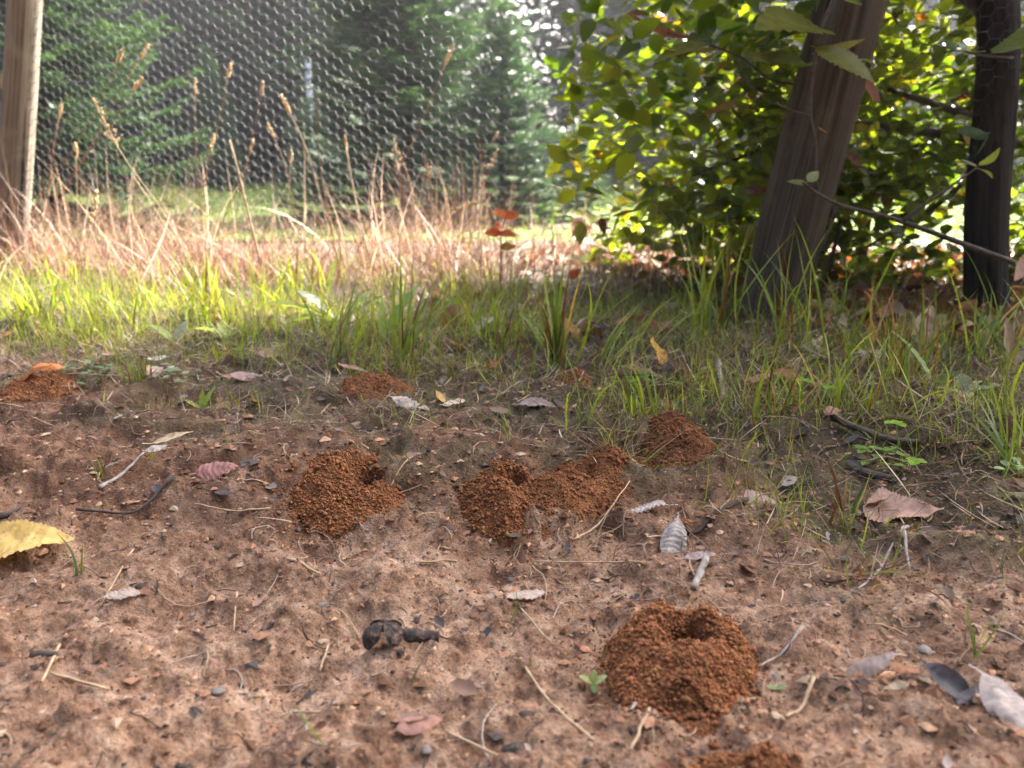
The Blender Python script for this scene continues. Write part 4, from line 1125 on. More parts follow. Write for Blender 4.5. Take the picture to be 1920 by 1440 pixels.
# ------------------------------------------------------------------ leafy plants
def herb(name, label, cat, base, leaves, shape='spoon', group=None, serr=0.0, mat='herb'):
    """leaves: (heading deg on the ground, upward angle deg, length m, width ratio, bend, colour)"""
    t = thing(name, label, cat, base, group)
    for i, (hd, el, L, wr, lon, c) in enumerate(leaves):
        a = math.radians(hd); e = math.radians(el)
        V, F = leaf_geo(L, L * wr, shape, 28, 3, serr, -lon, 0.0, 0.006, 6, 0.12, 0.02 * L, i, 0.02)
        me = mkmesh("leaf", V, F); me.materials.append(M[mat])
        o = bpy.data.objects.new("leaf", me); COL.objects.link(o); o.parent = t
        setmat(o, frame((math.cos(a) * math.cos(e), math.sin(a) * math.cos(e), math.sin(e)), (0, 0, 1)), (0, 0, 0.002)); o.color = (*c, 1)
    return t
LG = (0.24, 0.34, 0.04); MG = (0.10, 0.19, 0.05); BG = (0.15, 0.22, 0.14); SG = (0.33, 0.38, 0.27)
herb("dandelion", "dandelion with long yellow green leaves arching left in the sunlit grass", "plant", gp(640, 622), [(172, 32, 0.15, 0.26, 0.7, (0.30, 0.38, 0.04)), (150, 40, 0.11, 0.22, 0.4, SG), (60, 48, 0.10, 0.2, 0.7, LG), (20, 45, 0.09, 0.2, 0.5, MG), (200, 30, 0.09, 0.24, 0.8, LG)], 'dandelion', "dandelions in the grass")
herb("dandelion", "dandelion with one arched green leaf left of the sunlit dandelion", "plant", gp(430, 650), [(172, 38, 0.085, 0.2, 1.2, (0.25, 0.35, 0.04)), (130, 40, 0.05, 0.3, 0.6, LG), (30, 45, 0.05, 0.3, 0.6, LG)], 'lance', "dandelions in the grass")
herb("dandelion", "dandelion with pale leaf standing among sunlit blades left of centre", "plant", gp(330, 655), [(150, 45, 0.075, 0.2, 0.9, (0.26, 0.36, 0.05)), (75, 60, 0.05, 0.4, 0.6, SG), (20, 25, 0.06, 0.24, 0.6, LG)], 'lance', "dandelions in the grass")
herb("dandelion", "single broad green blade leaf rising leftwards in the right hand grass", "plant", gp(1750, 742), [(140, 58, 0.085, 0.2, 0.4, (0.15, 0.27, 0.045)), (10, 40, 0.04, 0.3, 0.5, MG)], 'lance', "dandelions in the grass")
herb("dandelion", "rosette of grey green leaves flat in the grass at the far right", "plant", gp(1800, 745), [(10, 14, 0.055, 0.5, 0.3, SG), (170, 12, 0.05, 0.5, 0.3, BG), (250, 10, 0.035, 0.6, 0.3, SG), (60, 20, 0.05, 0.4, 0.3, BG)], 'oval', "dandelions in the grass")
herb("dandelion", "leaf blade glowing green behind the low soil heap", "plant", gp(720, 650), [(58, 55, 0.13, 0.16, 0.5, (0.17, 0.30, 0.045)), (100, 60, 0.09, 0.18, 0.6, LG), (20, 40, 0.07, 0.2, 0.6, MG)], 'lance', "dandelions in the grass")
herb("plantain", "small plant with spoon shaped leaves, one drooping towards the camera", "plant", gp(604, 800), [(262, 6, 0.052, 0.30, 0.5, (0.15, 0.215, 0.15)), (165, 62, 0.036, 0.26, 2.2, (0.19, 0.24, 0.05)), (190, 50, 0.034, 0.16, 1.9, (0.28, 0.33, 0.10)), (12, 18, 0.044, 0.22, 0.6, (0.26, 0.33, 0.17)), (330, 15, 0.022, 0.45, 0.6, (0.22, 0.06, 0.04))], 'spoon')
herb("seedling", "bright green rosette on bare soil in front of the overlapping purple leaves", "plant", gp(376, 748), [(60, 60, 0.034, 0.28, 0.5, (0.28, 0.38, 0.06)), (165, 38, 0.034, 0.22, 0.5, (0.30, 0.36, 0.06)), (100, 65, 0.03, 0.25, 0.4, LG), (350, 22, 0.024, 0.3, 0.4, SG), (210, 20, 0.02, 0.3, 0.4, LG)], 'lance', "seedlings on the soil")
herb("seedling", "pale seedling beside the left foot of the nearest mound", "plant", gp(1112, 1292), [(20, 35, 0.010, 0.5, 0.4, (0.36, 0.42, 0.17)), (160, 35, 0.010, 0.5, 0.4, (0.36, 0.42, 0.17)), (80, 55, 0.009, 0.5, 0.4, (0.30, 0.38, 0.13)), (270, 10, 0.008, 0.5, 0.4, MG)], 'oval', "seedlings on the soil")
herb("seedling", "tiny green seedling right of the nearest mound", "plant", gp(1455, 1308), [(20, 25, 0.006, 0.7, 0.4, (0.2, 0.32, 0.16)), (170, 25, 0.006, 0.7, 0.4, (0.2, 0.32, 0.16))], 'oval', "seedlings on the soil")

def creeper(label, px, py, n, spread, seed, c=(0.14, 0.24, 0.09)):
    r = np.random.default_rng(seed); b0 = gp(px, py)
    t = thing("creeping_plant", label, "plant", b0)
    for k in range(n):
        x = b0[0] + r.normal(0, spread); y = b0[1] + r.normal(0, spread * 0.5)
        V, F = leaf_geo(0.011 * r.uniform(0.7, 1.3), 0.008, 'oval', 8, 2, 0, -0.4, 0, 0, 3, 0.15, 0.004, k)
        me = mkmesh("leaf", V, F); me.materials.append(M['herb'])
        o = bpy.data.objects.new("leaf", me); COL.objects.link(o); o.parent = t
        a = r.uniform(0, 6.28); e = r.uniform(0.05, 0.5)
        setmat(o, frame((math.cos(a), math.sin(a), e), (0, 0, 1)), np.array([x, y, float(H(x, y)) + r.uniform(0.002, 0.018)]) - b0)
        o.color = (*(np.array(c) * r.lognormal(0, 0.25)), 1)
    P = bend((b0[0] - spread * 1.6, b0[1], b0[2] + 0.006), (b0[0] + spread * 1.6, b0[1], b0[2] + 0.006), 9, 0.05, seed)
    V, F = tube(P, 0.0007, 5); add("stem", V, F, M['straw'], parent=t)
creeper("creeping small leaved plant right of the orange leaves on the left mound", 172, 718, 26, 0.026, 1)
creeper("cluster of round pale green leaves left of the bright green rosette", 318, 722, 16, 0.012, 2, (0.26, 0.35, 0.22))
creeper("patch of tiny round leaves in the shade of sunlit grass, left of the pink leaf", 470, 668, 22, 0.03, 3, (0.12, 0.22, 0.05))
creeper("small leaved weeds in front of the dark stick at right", 1655, 880, 18, 0.016, 4, (0.18, 0.33, 0.06))
creeper("fresh green leaflets beside the cream white leaf", 1215, 742, 18, 0.018, 5, (0.14, 0.28, 0.05))
creeper("pale leaflets at the right edge in front of the grass", 1905, 900, 10, 0.012, 6, (0.30, 0.42, 0.2))

def clover(label, px, py, hgt, seed, s=0.011):
    b0 = gp(px, py); t = thing("clover", label, "clover", b0, "clover sprouts in the grass")
    top = b0 + np.array([0.004, 0, hgt])
    V, F = tube(bend(b0, top, 6, 0.04, seed), 0.0006, 5); add("stem", V, F, M['greenstem'], parent=t)
    for k in range(3):
        a = seed + k * 2.094
        V, F = leaf_geo(s, s * 0.95, 'oval', 8, 2, 0, -0.2, 0, 0, 3, 0.3, 0.0, k)
        me = mkmesh("leaflet", V, F); me.materials.append(M['herb'])
        o = bpy.data.objects.new("leaflet", me); COL.objects.link(o); o.parent = t
        setmat(o, frame((math.cos(a), math.sin(a), 0.12), (0, 0, 1)), top - b0); o.color = (0.21, 0.38, 0.04, 1)
M['greenstem'] = plainmat("green_stem", [(0.3, (0.10, 0.17, 0.04)), (0.7, (0.2, 0.28, 0.08))], 100, 0.5, 0.3, 0, 0)
clover("three leaved clover on a stalk in front of the rust brown leaf", 1492, 790, 0.040, 1)
clover("low clover right of the rust brown leaf in the right hand grass", 1540, 782, 0.032, 2, 0.009)
clover("long stalked clover left of the dark stick on the right", 1662, 868, 0.045, 3)
clover("clover above the dark stick at right", 1702, 905, 0.016, 4)

# ------------------------------------------------------------------ grass
def grass_cols(n, r, lit=0.0):
    g = np.array([0.125, 0.205, 0.04]); y = np.array([0.30, 0.36, 0.07]); b = np.array([0.08, 0.155, 0.06])
    q = r.random((n, 1)) ** 1.3
    return (g * (1 - q) + y * q) * r.lognormal(0, 0.15, (n, 1)) * np.where(r.random((n, 1)) < 0.15, b / g, 1)

def dry_cols(n, r):
    a = np.array([0.19, 0.105, 0.070]); b = np.array([0.46, 0.33, 0.24]); c = np.array([0.17, 0.072, 0.046])
    q = r.random((n, 1)); C = a * (1 - q) + b * q
    return np.where(r.random((n, 1)) < 0.52, c * (0.8 + 0.5 * q), C) * r.lognormal(0, 0.12, (n, 1))

def ground_pts(n, xr, yr, r, dens=None):
    x = r.uniform(*xr, n); y = r.uniform(*yr, n)
    k = np.abs(x) < 0.16 + 0.70 * y + 0.05
    if dens is not None: k &= r.random(n) < dens(x, y)
    x, y = x[k], y[k]
    return x, y

def put_blades(mb, x, y, r, L, W, lean, curl, cols, tip=None, S=5, seed=0, az=None, lift=-0.002):
    n = len(x)
    z = H(x, y) + lift
    az = r.uniform(0, 6.283, n) if az is None else az
    mb.put(*blades(np.stack([x, y, z], -1), az, L, W, lean, curl, cols, S, tipcol=tip, seed=seed))

def build_grass():
    r = np.random.default_rng(21)
    green = MB()
    # tufts
    cx, cy = ground_pts(9500, (-1.6, 1.5), (0.55, 2.4), r, lambda x, y: sstep(-0.16, 0.22, y - edge_y(x) + 0.34 * fbm(x / 0.10, y / 0.10, 131, 3)) * (0.16 + 0.55 * sstep(-0.25, -0.5, x - 0.15 * y) + 0.5 * sstep(0.10, 0.25, x)) * sstep(2.2, 1.5, y) * (0.35 + 1.3 * np.clip(fbm(x / 0.15, y / 0.15, 133, 2) + 0.3, 0, 1)) * np.where((x > 0.36) & (y > 1.2), 0.25, 1))
    k = ~in_mound(cx, cy, 1.1); cx, cy = cx[k], cy[k]
    nb = r.integers(2, 8, len(cx)); idx = np.repeat(np.arange(len(cx)), nb); n = len(idx)
    x = cx[idx] + r.normal(0, 0.007, n); y = cy[idx] + r.normal(0, 0.007, n)
    size = np.repeat(r.lognormal(0, 0.35, len(cx)), nb)
    L = np.clip(0.033 * size * r.uniform(0.5, 1.5, n), 0.012, 0.16)
    put_blades(green, x, y, r, L, np.clip(L * 0.026, 0.0007, 0.0030) * r.uniform(0.7, 1.4, n), np.abs(r.normal(0.28, 0.25, n)), r.normal(0.6, 0.5, n), grass_cols(n, r), grass_cols(n, r) * np.array([1.15, 1.1, 1.0]), 5, 1)
    print("green blades", n)
    # fine tangled blades between the tufts
    fx, fy = ground_pts(80000, (-1.3, 1.15), (0.5, 1.6), r, lambda x, y: sstep(-0.18, 0.20, y - edge_y(x) + 0.30 * fbm(x / 0.1, y / 0.1, 135, 3)) * (0.06 + 1.5 * np.clip(fbm(x / 0.09, y / 0.09, 137, 3) + 0.08, 0, 0.6)))
    k = ~in_mound(fx, fy, 1.1); fx, fy = fx[k], fy[k]; n = len(fx); L = r.uniform(0.015, 0.06, n)
    cf = np.where(r.random((n, 1)) < 0.25, dry_cols(n, r), grass_cols(n, r) * np.array([1.35, 1.25, 1.2]))
    put_blades(green, fx, fy, r, L, r.uniform(0.0007, 0.0017, n), np.abs(r.normal(0.6, 0.4, n)), r.normal(0.5, 0.6, n), cf, None, 3, 12)
    # sparse sprouts on the bare soil
    sx, sy = ground_pts(90, (-0.7, 0.7), (0.34, 1.05), r, lambda x, y: sstep(-0.55, 0.0, y - edge_y(x)) * 0.8 + 0.05)
    k = ~in_mound(sx, sy); sx, sy = sx[k], sy[k]; n = len(sx)
    L = r.uniform(0.010, 0.034, n)
    put_blades(green, sx, sy, r, L, L * 0.045, np.abs(r.normal(0.4, 0.3, n)), r.normal(0.3, 0.4, n), grass_cols(n, r), None, 4, 2)
    o = green.build("green_grass", M['grass']); tag(o, "short green grass growing along the edge of the bare soil", "grass", kind="stuff")

    # moss: a felt of tiny shoots
    moss = MB()
    mx, my = ground_pts(150000, (-1.2, 1.0), (0.58, 1.5), r, lambda x, y: np.clip(sstep(-0.20, 0.10, y - edge_y(x) + 0.2 * fbm(x / 0.1, y / 0.1, 141, 3)), 0, 1) * sstep(-0.08, 0.22, fbm(x / 0.07, y / 0.07, 143, 4)) * 0.6)
    k = ~in_mound(mx, my, 1.12); mx, my = mx[k], my[k]; n = len(mx)
    L = r.uniform(0.0035, 0.010, n)
    c = (np.array([0.24, 0.29, 0.06]) * (1 - r.random((n, 1)) * 0.5)) * r.lognormal(0, 0.25, (n, 1))
    put_blades(moss, mx, my, r, L, L * 0.22, np.abs(r.normal(0.6, 0.4, n)), r.normal(0.2, 0.4, n), c, None, 2, 3)
    print("moss", n)
    o = moss.build("moss", M['grass']); tag(o, "olive green moss felt on damp soil", "moss", kind="stuff")

    # dead thatch lying on the ground
    th = MB()
    tx, ty = ground_pts(80000, (-1.3, 1.2), (0.5, 1.65), r, lambda x, y: sstep(-0.34, 0.06, y - edge_y(x) + 0.22 * fbm(x / 0.1, y / 0.1, 151, 3)) * (0.42 + 0.6 * fbm(x / 0.09, y / 0.09, 153, 2)))
    k = ~in_mound(tx, ty, 1.0); tx, ty = tx[k], ty[k]; n = len(tx)
    L = np.clip(r.lognormal(math.log(0.024), 0.5, n), 0.008, 0.075)
    c = np.where(r.random((n, 1)) < 0.28, np.array([0.09, 0.065, 0.045]), dry_cols(n, r) * np.array([0.95, 1.0, 0.9])); c = np.where(r.random((n, 1)) < 0.2, np.array([0.50, 0.42, 0.31]) * r.lognormal(0, 0.2, (n, 1)), c)
    put_blades(th, tx, ty, r, L, r.uniform(0.0006, 0.0018, n), r.uniform(0.85, 1.5, n), r.normal(0.0, 0.35, n), c, None, 3, 4, lift=0.003 + 0.010 * r.random(n) ** 2)
    print("thatch", n)
    o = th.build("dead_thatch", M['dry']); tag(o, "tangle of dead straw and rootlets between the green blades", "straw litter", kind="stuff")

    # dry grass behind, leaning to the right and left
    dr = MB()
    dx, dy = ground_pts(52000, (-2.2, 0.75), (1.40, 2.9), r, lambda x, y: sstep(1.50, 1.85, y + 0.25 * fbm(x / 0.2, y / 0.2, 161, 3)) * sstep(2.9, 2.5, y) * np.where(x > 0.05, 0.5, 0.9) * sstep(0.75, 0.35, x) * np.where(y > 2.3, 0.6, 1) * np.where((x > -0.95) & (x < -0.45) & (y > 2.1), 0.45, 1) * np.clip(0.55 + 1.8 * fbm(x / 0.2, y / 0.2, 179, 3), 0.08, 1))
    n = len(dx)
    L = np.clip(r.lognormal(math.log(0.145), 0.50, n), 0.04, 0.36) * np.where(dx > 0.0, 0.75, 1.0) * np.where((dx > -0.95) & (dx < -0.4), 0.68, 1) * sstep(1.4, 2.0, dy + 0.2) 
    put_blades(dr, dx, dy, r, L, r.uniform(0.0009, 0.0026, n), np.abs(r.normal(0.70, 0.45, n)), r.normal(0.6, 0.9, n), dry_cols(n, r), None, 5, 5)
    n3 = 500; px_ = r.uniform(-2.0, 0.55, n3); py_ = r.uniform(1.6, 2.5, n3); L3 = r.uniform(0.10, 0.36, n3) * np.where(px_ > 0, 0.7, 1)
    put_blades(dr, px_, py_, r, L3, r.uniform(0.0018, 0.0042, n3), np.abs(r.normal(0.55, 0.35, n3)), r.normal(0.3, 0.5, n3), np.array([0.50, 0.39, 0.30]) * r.lognormal(0, 0.25, (n3, 1)), None, 6, 15)
    n2 = 3200
    gx, gy = ground_pts(n2 * 2, (-1.7, 0.4), (1.2, 2.1), r, lambda x, y: sstep(2.1, 1.4, y) * sstep(0.35, -0.2, x) * np.clip(0.35 + 2.2 * fbm(x / 0.16, y / 0.16, 177, 3), 0.02, 1))
    m = len(gx); L = r.uniform(0.03, 0.11, m)
    print("dry", n)
    o = dr.build("dry_grass", M['dry']); tag(o, "thick band of pinkish tan dry grass along the fence", "dry grass", kind="stuff")
    g2 = MB()
    put_blades(g2, gx, gy, r, L, r.uniform(0.0016, 0.0036, m), np.abs(r.normal(0.3, 0.25, m)), r.normal(0.5, 0.5, m), grass_cols(m, r) * np.array([1.2, 1.12, 1.0]), None, 5, 6)
    o = g2.build("sunlit_grass", M['grass']); tag(o, "taller sunlit yellow green grass mixed into the dry grass", "grass", kind="stuff")

    # lawn beyond the fence
    la = MB()
    lx, ly = ground_pts(28000, (-9, 7), (2.7, 11.5), r, lambda x, y: np.full(x.shape, 1.0) * sstep(2.6, 3.1, y))
    n = len(lx)
    put_blades(la, lx, ly, r, r.uniform(0.02, 0.055, n) * (1 + 0.09 * ly), r.uniform(0.004, 0.009, n) * (0.6 + 0.12 * ly), np.abs(r.normal(0.3, 0.3, n)), r.normal(0.5, 0.4, n), grass_cols(n, r) * np.array([0.95, 1.0, 1.2]), None, 2, 7)
    o = la.build("lawn_grass", M['grass']); tag(o, "mown sunlit lawn between the fence and the firs", "lawn", kind="stuff")
    lv = np.array([(-40, 2.9, 0.012), (40, 2.9, 0.012), (40, 60, 0.012), (-40, 60, 0.012)])
    nx = 60; gx_ = np.linspace(-40, 40, nx); gy_ = np.concatenate([np.linspace(2.85, 12, 30), [20, 40, 60]])
    X, Y = np.meshgrid(gx_, gy_); Z = np.maximum(H(X, Y), base_h(X, Y)) + 0.006
    i = np.arange(len(gy_) - 1)[:, None] * nx; j = np.arange(nx - 1)[None]
    F = np.stack([i + j, i + j + 1, i + nx + j + 1, i + nx + j], -1).reshape(-1, 4)
    o = add("lawn", np.stack([X, Y, Z], -1), F, M['turf']); tag(o, kind="structure")
M['turf'] = plainmat("turf", [(0.3, (0.06, 0.10, 0.025)), (0.7, (0.13, 0.19, 0.05))], 14, 0.9, 0.1, 0.5, 0.02)
build_grass()

def tuft(label, px, py, n, Lm, Wm, seed, az0=None, spread=0.010, lean=0.22, curl=0.5, colmul=(1, 1, 1), dry=0.2):
    r = np.random.default_rng(seed); b0 = gp(px, py)
    x = b0[0] + r.normal(0, spread, n); y = b0[1] + r.normal(0, spread, n)
    L = Lm * r.uniform(0.45, 1.05, n); W = Wm * r.uniform(0.6, 1.1, n)
    az = r.uniform(0, 6.283, n) if az0 is None else np.radians(az0) + r.normal(0, 0.6, n)
    c = grass_cols(n, r) * np.array(colmul)
    c = np.where(r.random((n, 1)) < dry, dry_cols(n, r) * 0.8, c)
    V, F, C = blades(np.stack([x, y, H(x, y) - 0.003], -1), az, L, W, np.abs(r.normal(lean, 0.2, n)), r.normal(curl, 0.35, n), c, 8, tipcol=c * 1.1, seed=seed, twist=0.5)
    o = add("grass_tuft", V, F, M['grass'], cols=C, origin=b0)
    tag(o, label, "grass tuft", "grass tufts"); o["kind"] = "stuff" if False else "thing"; del o["kind"]
tuft("tallest clump of upright green blades in the middle of the grass edge", 1042, 700, 34, 0.175, 0.0062, 1, None, 0.012, 0.16, 0.45)
tuft("broad bladed green tuft leaning right behind the low soil heap", 625, 690, 26, 0.15, 0.0050, 2, 30, 0.012, 0.35, 0.3)
tuft("tuft of thick blades rising to the right beside the pink brown leaf", 750, 690, 24, 0.16, 0.0060, 3, 40, 0.012, 0.40, 0.2)
tuft("thin tuft with long arching blades left of the leaning post foot", 1335, 640, 34, 0.24, 0.0050, 4, None, 0.018, 0.14, 0.35)
tuft("tuft of tall thin blades in front of the leaning post foot", 1490, 660, 34, 0.21, 0.0046, 5, None, 0.03, 0.16, 0.5)
tuft("fine leaved tuft in the open litter right of the dark soil dome", 1430, 790, 44, 0.10, 0.0030, 6, None, 0.022, 0.3, 0.6)
tuft("green tuft with dry stubble in front of the tan leaves at right", 1710, 720, 40, 0.15, 0.0042, 7, None, 0.025, 0.22, 0.5, dry=0.4)
tuft("tall blades at the right edge before the dark post", 1880, 690, 30, 0.19, 0.0042, 8, None, 0.025, 0.16, 0.4)
tuft("low spreading tuft at the right edge of the bare soil", 1900, 880, 26, 0.10, 0.0046, 9, 110, 0.012, 0.3, 0.5)
tuft("dry straw tuft between the elongated mound and the dark dome", 1175, 862, 60, 0.075, 0.0022, 10, None, 0.014, 0.75, 0.6, dry=0.85)
tuft("slender green tuft on bare soil left of the pinkish tan birch leaf", 1580, 985, 14, 0.085, 0.0034, 11, None, 0.008, 0.35, 0.4)
tuft("root tangle tuft hanging over the little bank at right", 1622, 1085, 60, 0.060, 0.0018, 12, None, 0.016, 0.95, 0.7, dry=0.92)
tuft("upright blades beside the dark soil dome on its left", 1190, 800, 22, 0.085, 0.0042, 13, None, 0.016, 0.25, 0.4)
tuft("yellow green blades at the left end of the sunlit grass", 60, 600, 40, 0.12, 0.0040, 14, None, 0.03, 0.25, 0.4, (1.25, 1.15, 1))
tuft("sunlit yellow green tuft between the two left dandelions", 390, 610, 44, 0.14, 0.0046, 15, None, 0.03, 0.25, 0.5, (1.25, 1.15, 1))
tuft("sunlit tuft just behind the large dandelion", 560, 560, 44, 0.15, 0.0046, 16, None, 0.04, 0.25, 0.5, (1.25, 1.15, 1))
tuft("green blades rising between the whitish leaf and the tall middle clump", 940, 640, 40, 0.13, 0.0042, 17, None, 0.03, 0.25, 0.4)
tuft("small sunlit tuft rooted right of the creeping plant on the left", 255, 720, 16, 0.075, 0.0034, 18, None, 0.008, 0.3, 0.4)
tuft("two leaved sprout on the crusted soil at left", 190, 905, 5, 0.035, 0.0020, 19, None, 0.002, 0.35, 0.3)
tuft("tiny pale sprout above the narrow pale yellow leaf", 275, 868, 5, 0.030, 0.0016, 20, 30, 0.002, 0.35, 0.5)
tuft("single green blade standing right of the large yellow leaf", 150, 1095, 3, 0.040, 0.0022, 21, 100, 0.001, 0.1, 0.2, dry=0)
tuft("short green sprout on the left slope of the nearest mound", 1252, 1198, 2, 0.015, 0.0018, 22, None, 0.0005, 0.05, 0.1, dry=0)
tuft("pair of short green sprouts on the front of the nearest mound", 1318, 1298, 3, 0.018, 0.0017, 23, None, 0.002, 0.2, 0.2, dry=0)
tuft("blurred green sprout in the lower right soil", 1830, 1215, 3, 0.05, 0.0018, 24, 50, 0.002, 0.6, 0.5, dry=0)
tuft("green blades in the shade behind the cream white leaf", 1150, 690, 40, 0.13, 0.0038, 25, 20, 0.03, 0.4, 0.5)
tuft("grass tuft in front of the grey flat leaf at right", 1600, 770, 46, 0.11, 0.0034, 26, None, 0.03, 0.3, 0.6)

# ------------------------------------------------------------------ dry stalks with seed heads
def stalk(label, x0, y0, x1, y1, Y, head=0.035, kind='ear', mat='redstem', r0=0.0013, bendamp=0.02, seed=0, dY=0.0):
    p1 = at(x1, y1, Y + dY); v = at(x0, y0, Y)
    d = (v - p1); g = float(H(v[0], v[1]))
    k = (p1[2] - g) / max(1e-3, (p1[2] - v[2]))
    k = min(k, 1.6)
    p0 = p1 + d * k; p0[2] = g - 0.005
    t = thing("grass_stalk", label, "grass stalk", p0, "dry grass stalks")
    P = bend(p0, p1, 10, bendamp, seed)
    V, F = tube(P, np.linspace(r0, r0 * 0.55, 10), 6); add("stem", V, F, M[mat], parent=t)
    r = np.random.default_rng(seed)
    if head > 0:
        ax = P[-1] - P[-2]; ax /= np.linalg.norm(ax)
        n = int(60 if kind == 'ear' else 46)
        s = r.random(n)
        if kind == 'ear':
            rad = 0.0036 * np.sin(np.clip(s * 0.9 + 0.08, 0, 1) * math.pi) ** 0.6 * head / 0.035
            a = r.uniform(0, 6.28, n); off = np.stack([np.cos(a), np.sin(a), np.zeros(n)], -1) * rad[:, None]
            Q = P[-1] - ax * head * 0.25 + ax * (s * head)[:, None] + off
            V, F, C = lumps(Q, r.uniform(0.0012, 0.0022, n), np.ones((n, 3)), r, 1.7)
        else:
            a = r.uniform(0, 6.28, n); rad = 0.38 * head * (1 - s) * r.uniform(0.3, 1, n)
            Q = P[-1] - ax * head * 0.5 + ax * (s * head * 1.5)[:, None] + np.stack([np.cos(a), np.sin(a), 0.6 * np.ones(n)], -1) * rad[:, None]
            V, F, C = lumps(Q, r.uniform(0.0010, 0.0019, n), np.ones((n, 3)), r, 1.8)
            mb = MB(); mb.put(V, F)
            for q in range(0, n, 2):
                b1 = P[-1] - ax * head * 0.5 + ax * (s[q] * head * 0.9)
                mb.put(*tube(np.stack([b1, Q[q]]), 0.0004, 3, False))
            V, F, _ = mb.get()
        o = add("seed_head", V, F, M['seed'], parent=t); o["kind"] = "stuff"
    return t
stalk("tall reddish stalk with a pale ear leaning right across the broad dark fir", 700, 410, 838, 112, 1.95, 0.05, seed=1, r0=0.0020)
stalk("long stalk with an ear crossing right of the grey post, upper of three", 70, 290, 222, 112, 2.05, 0.04, seed=2)
stalk("long stalk whose ear reaches highest right of the grey post", 100, 305, 266, 104, 2.1, 0.045, seed=3)
stalk("stalk with an ear below the two highest right of the grey post", 110, 330, 252, 166, 2.0, 0.045, seed=4)
stalk("dark thin upright stalk left of the tall reddish one", 642, 505, 596, 178, 1.6, 0.0, seed=5, r0=0.0014, bendamp=0.03)
stalk("thick pale broken stem in front of the lawn", 470, 420, 430, 262, 1.85, 0.0, mat='straw', seed=6, r0=0.0042, bendamp=0.01)
stalk("arched straw stalk with an ear in front of the small pale fir", 612, 335, 540, 205, 1.85, 0.04, mat='straw', seed=7, r0=0.0016, bendamp=0.04)
stalk("thick pale split stem left of the tall reddish stalk", 690, 350, 648, 268, 1.8, 0.02, mat='straw', seed=8, r0=0.0030)
stalk("upright stalk with an ear in front of the narrow shaded fir", 372, 320, 366, 168, 2.1, 0.035, seed=9)
stalk("slanting stalk with an ear above the upright one before the shaded fir", 378, 260, 428, 142, 2.1, 0.04, seed=10)
stalk("slanting stalk with an ear left of the thin pale stake", 440, 325, 490, 172, 2.1, 0.035, seed=11)
stalk("pale drooping panicle bending left above the dry grass at left", 305, 325, 205, 245, 1.7, 0.075, 'panicle', 'straw', 0.0016, 0.03, 12)
stalk("reddish panicle in the middle of the dry grass", 738, 395, 745, 300, 1.8, 0.05, 'panicle', 'redstem', 0.0013, 0.03, 13)
stalk("fine greenish panicle in front of the open fir", 796, 465, 806, 345, 1.55, 0.055, 'panicle', 'straw', 0.0010, 0.03, 14)
stalk("brown stalk with a bare tip left of the open fir", 835, 400, 928, 258, 1.95, 0.02, seed=15)
stalk("stalk with round pale buds below the open fir", 868, 430, 922, 305, 1.9, 0.035, 'panicle', 'redstem', 0.0013, 0.02, 16)
stalk("straw slanting right below the open fir", 860, 372, 1000, 320, 1.95, 0.0, seed=17)
stalk("stalk with a short plump ear close to the grey post, left one", 90, 390, 112, 212, 2.0, 0.03, seed=18)
stalk("stalk with a short plump ear close to the grey post, right one", 140, 395, 142, 290, 2.0, 0.04, mat='straw', seed=19)
stalk("pale bowed straw in the sunlit grass at left", 335, 540, 236, 408, 1.45, 0.0, mat='straw', seed=20, bendamp=0.06)
stalk("brown nodding ear low in the dry grass at left", 140, 440, 172, 400, 1.55, 0.062, seed=21, mat='straw')
stalk("thin stalk with an ear left of the grey post", 8, 320, 4, 160, 2.15, 0.035, seed=22)
stalk("straw with a panicle bending over the orange leaves", 720, 430, 860, 395, 1.9, 0.07, 'panicle', 'straw', 0.0013, 0.05, 23)
stalk("pale stalk in front of the lawn leaning left with an ear", 520, 400, 545, 300, 1.9, 0.03, seed=24, mat='straw')
stalk("stalk with a curved ear at the right end of the lawn", 560, 420, 510, 250, 2.0, 0.035, seed=25)
stalk("short stalk with an ear over the lawn", 395, 340, 395, 275, 2.0, 0.045, seed=26)
stalk("reddish stalk crossing the thick pale stem", 400, 380, 470, 280, 1.95, 0.03, seed=27)
stalk("leaning bare straw right of the dark thin stalk", 760, 470, 690, 330, 1.75, 0.0, seed=28, mat='straw')
stalk("bare straw before the left fir, low", 330, 420, 250, 330, 1.8, 0.0, seed=29, mat='straw', r0=0.0016)
stalk("pinkish straw fanning left in the centre of the dry grass", 800, 460, 655, 355, 1.75, 0.0, seed=30, mat='straw', r0=0.0015)

# ------------------------------------------------------------------ twigs, straws and other finds on the bare soil
def stick(label, pts, r0, r1, mat, name="twig", cat="twig", group="twigs and straws on the soil", seed=0, lift=0.002, amp=0.012):
    P = np.array([gp(x, y, lift + 0.001) for (x, y) in pts])
    n = 6 * (len(P) - 1) + 1
    tt = np.linspace(0, len(P) - 1, n); k = np.arange(len(P))
    S = np.stack([np.interp(tt, k, P[:, c]) for c in range(3)], -1)
    for _ in range(3): S[1:-1] = (S[:-2] + 2 * S[1:-1] + S[2:]) / 4
    r = np.random.default_rng(seed); S[1:-1] += r.normal(0, amp * 0.02, (n - 2, 3))
    S[:, 2] = np.maximum(S[:, 2], H(S[:, 0], S[:, 1]) + 0.0006)
    S[1:-1, 2] = (S[:-2, 2] + 2 * S[1:-1, 2] + S[2:, 2]) / 4
    V, F = tube(S, np.linspace(r0, r1, n) * (1 + r.normal(0, 0.08, n)), 7)
    return tag(add(name, V, F, M[mat], origin=S[0]), label, cat, group)
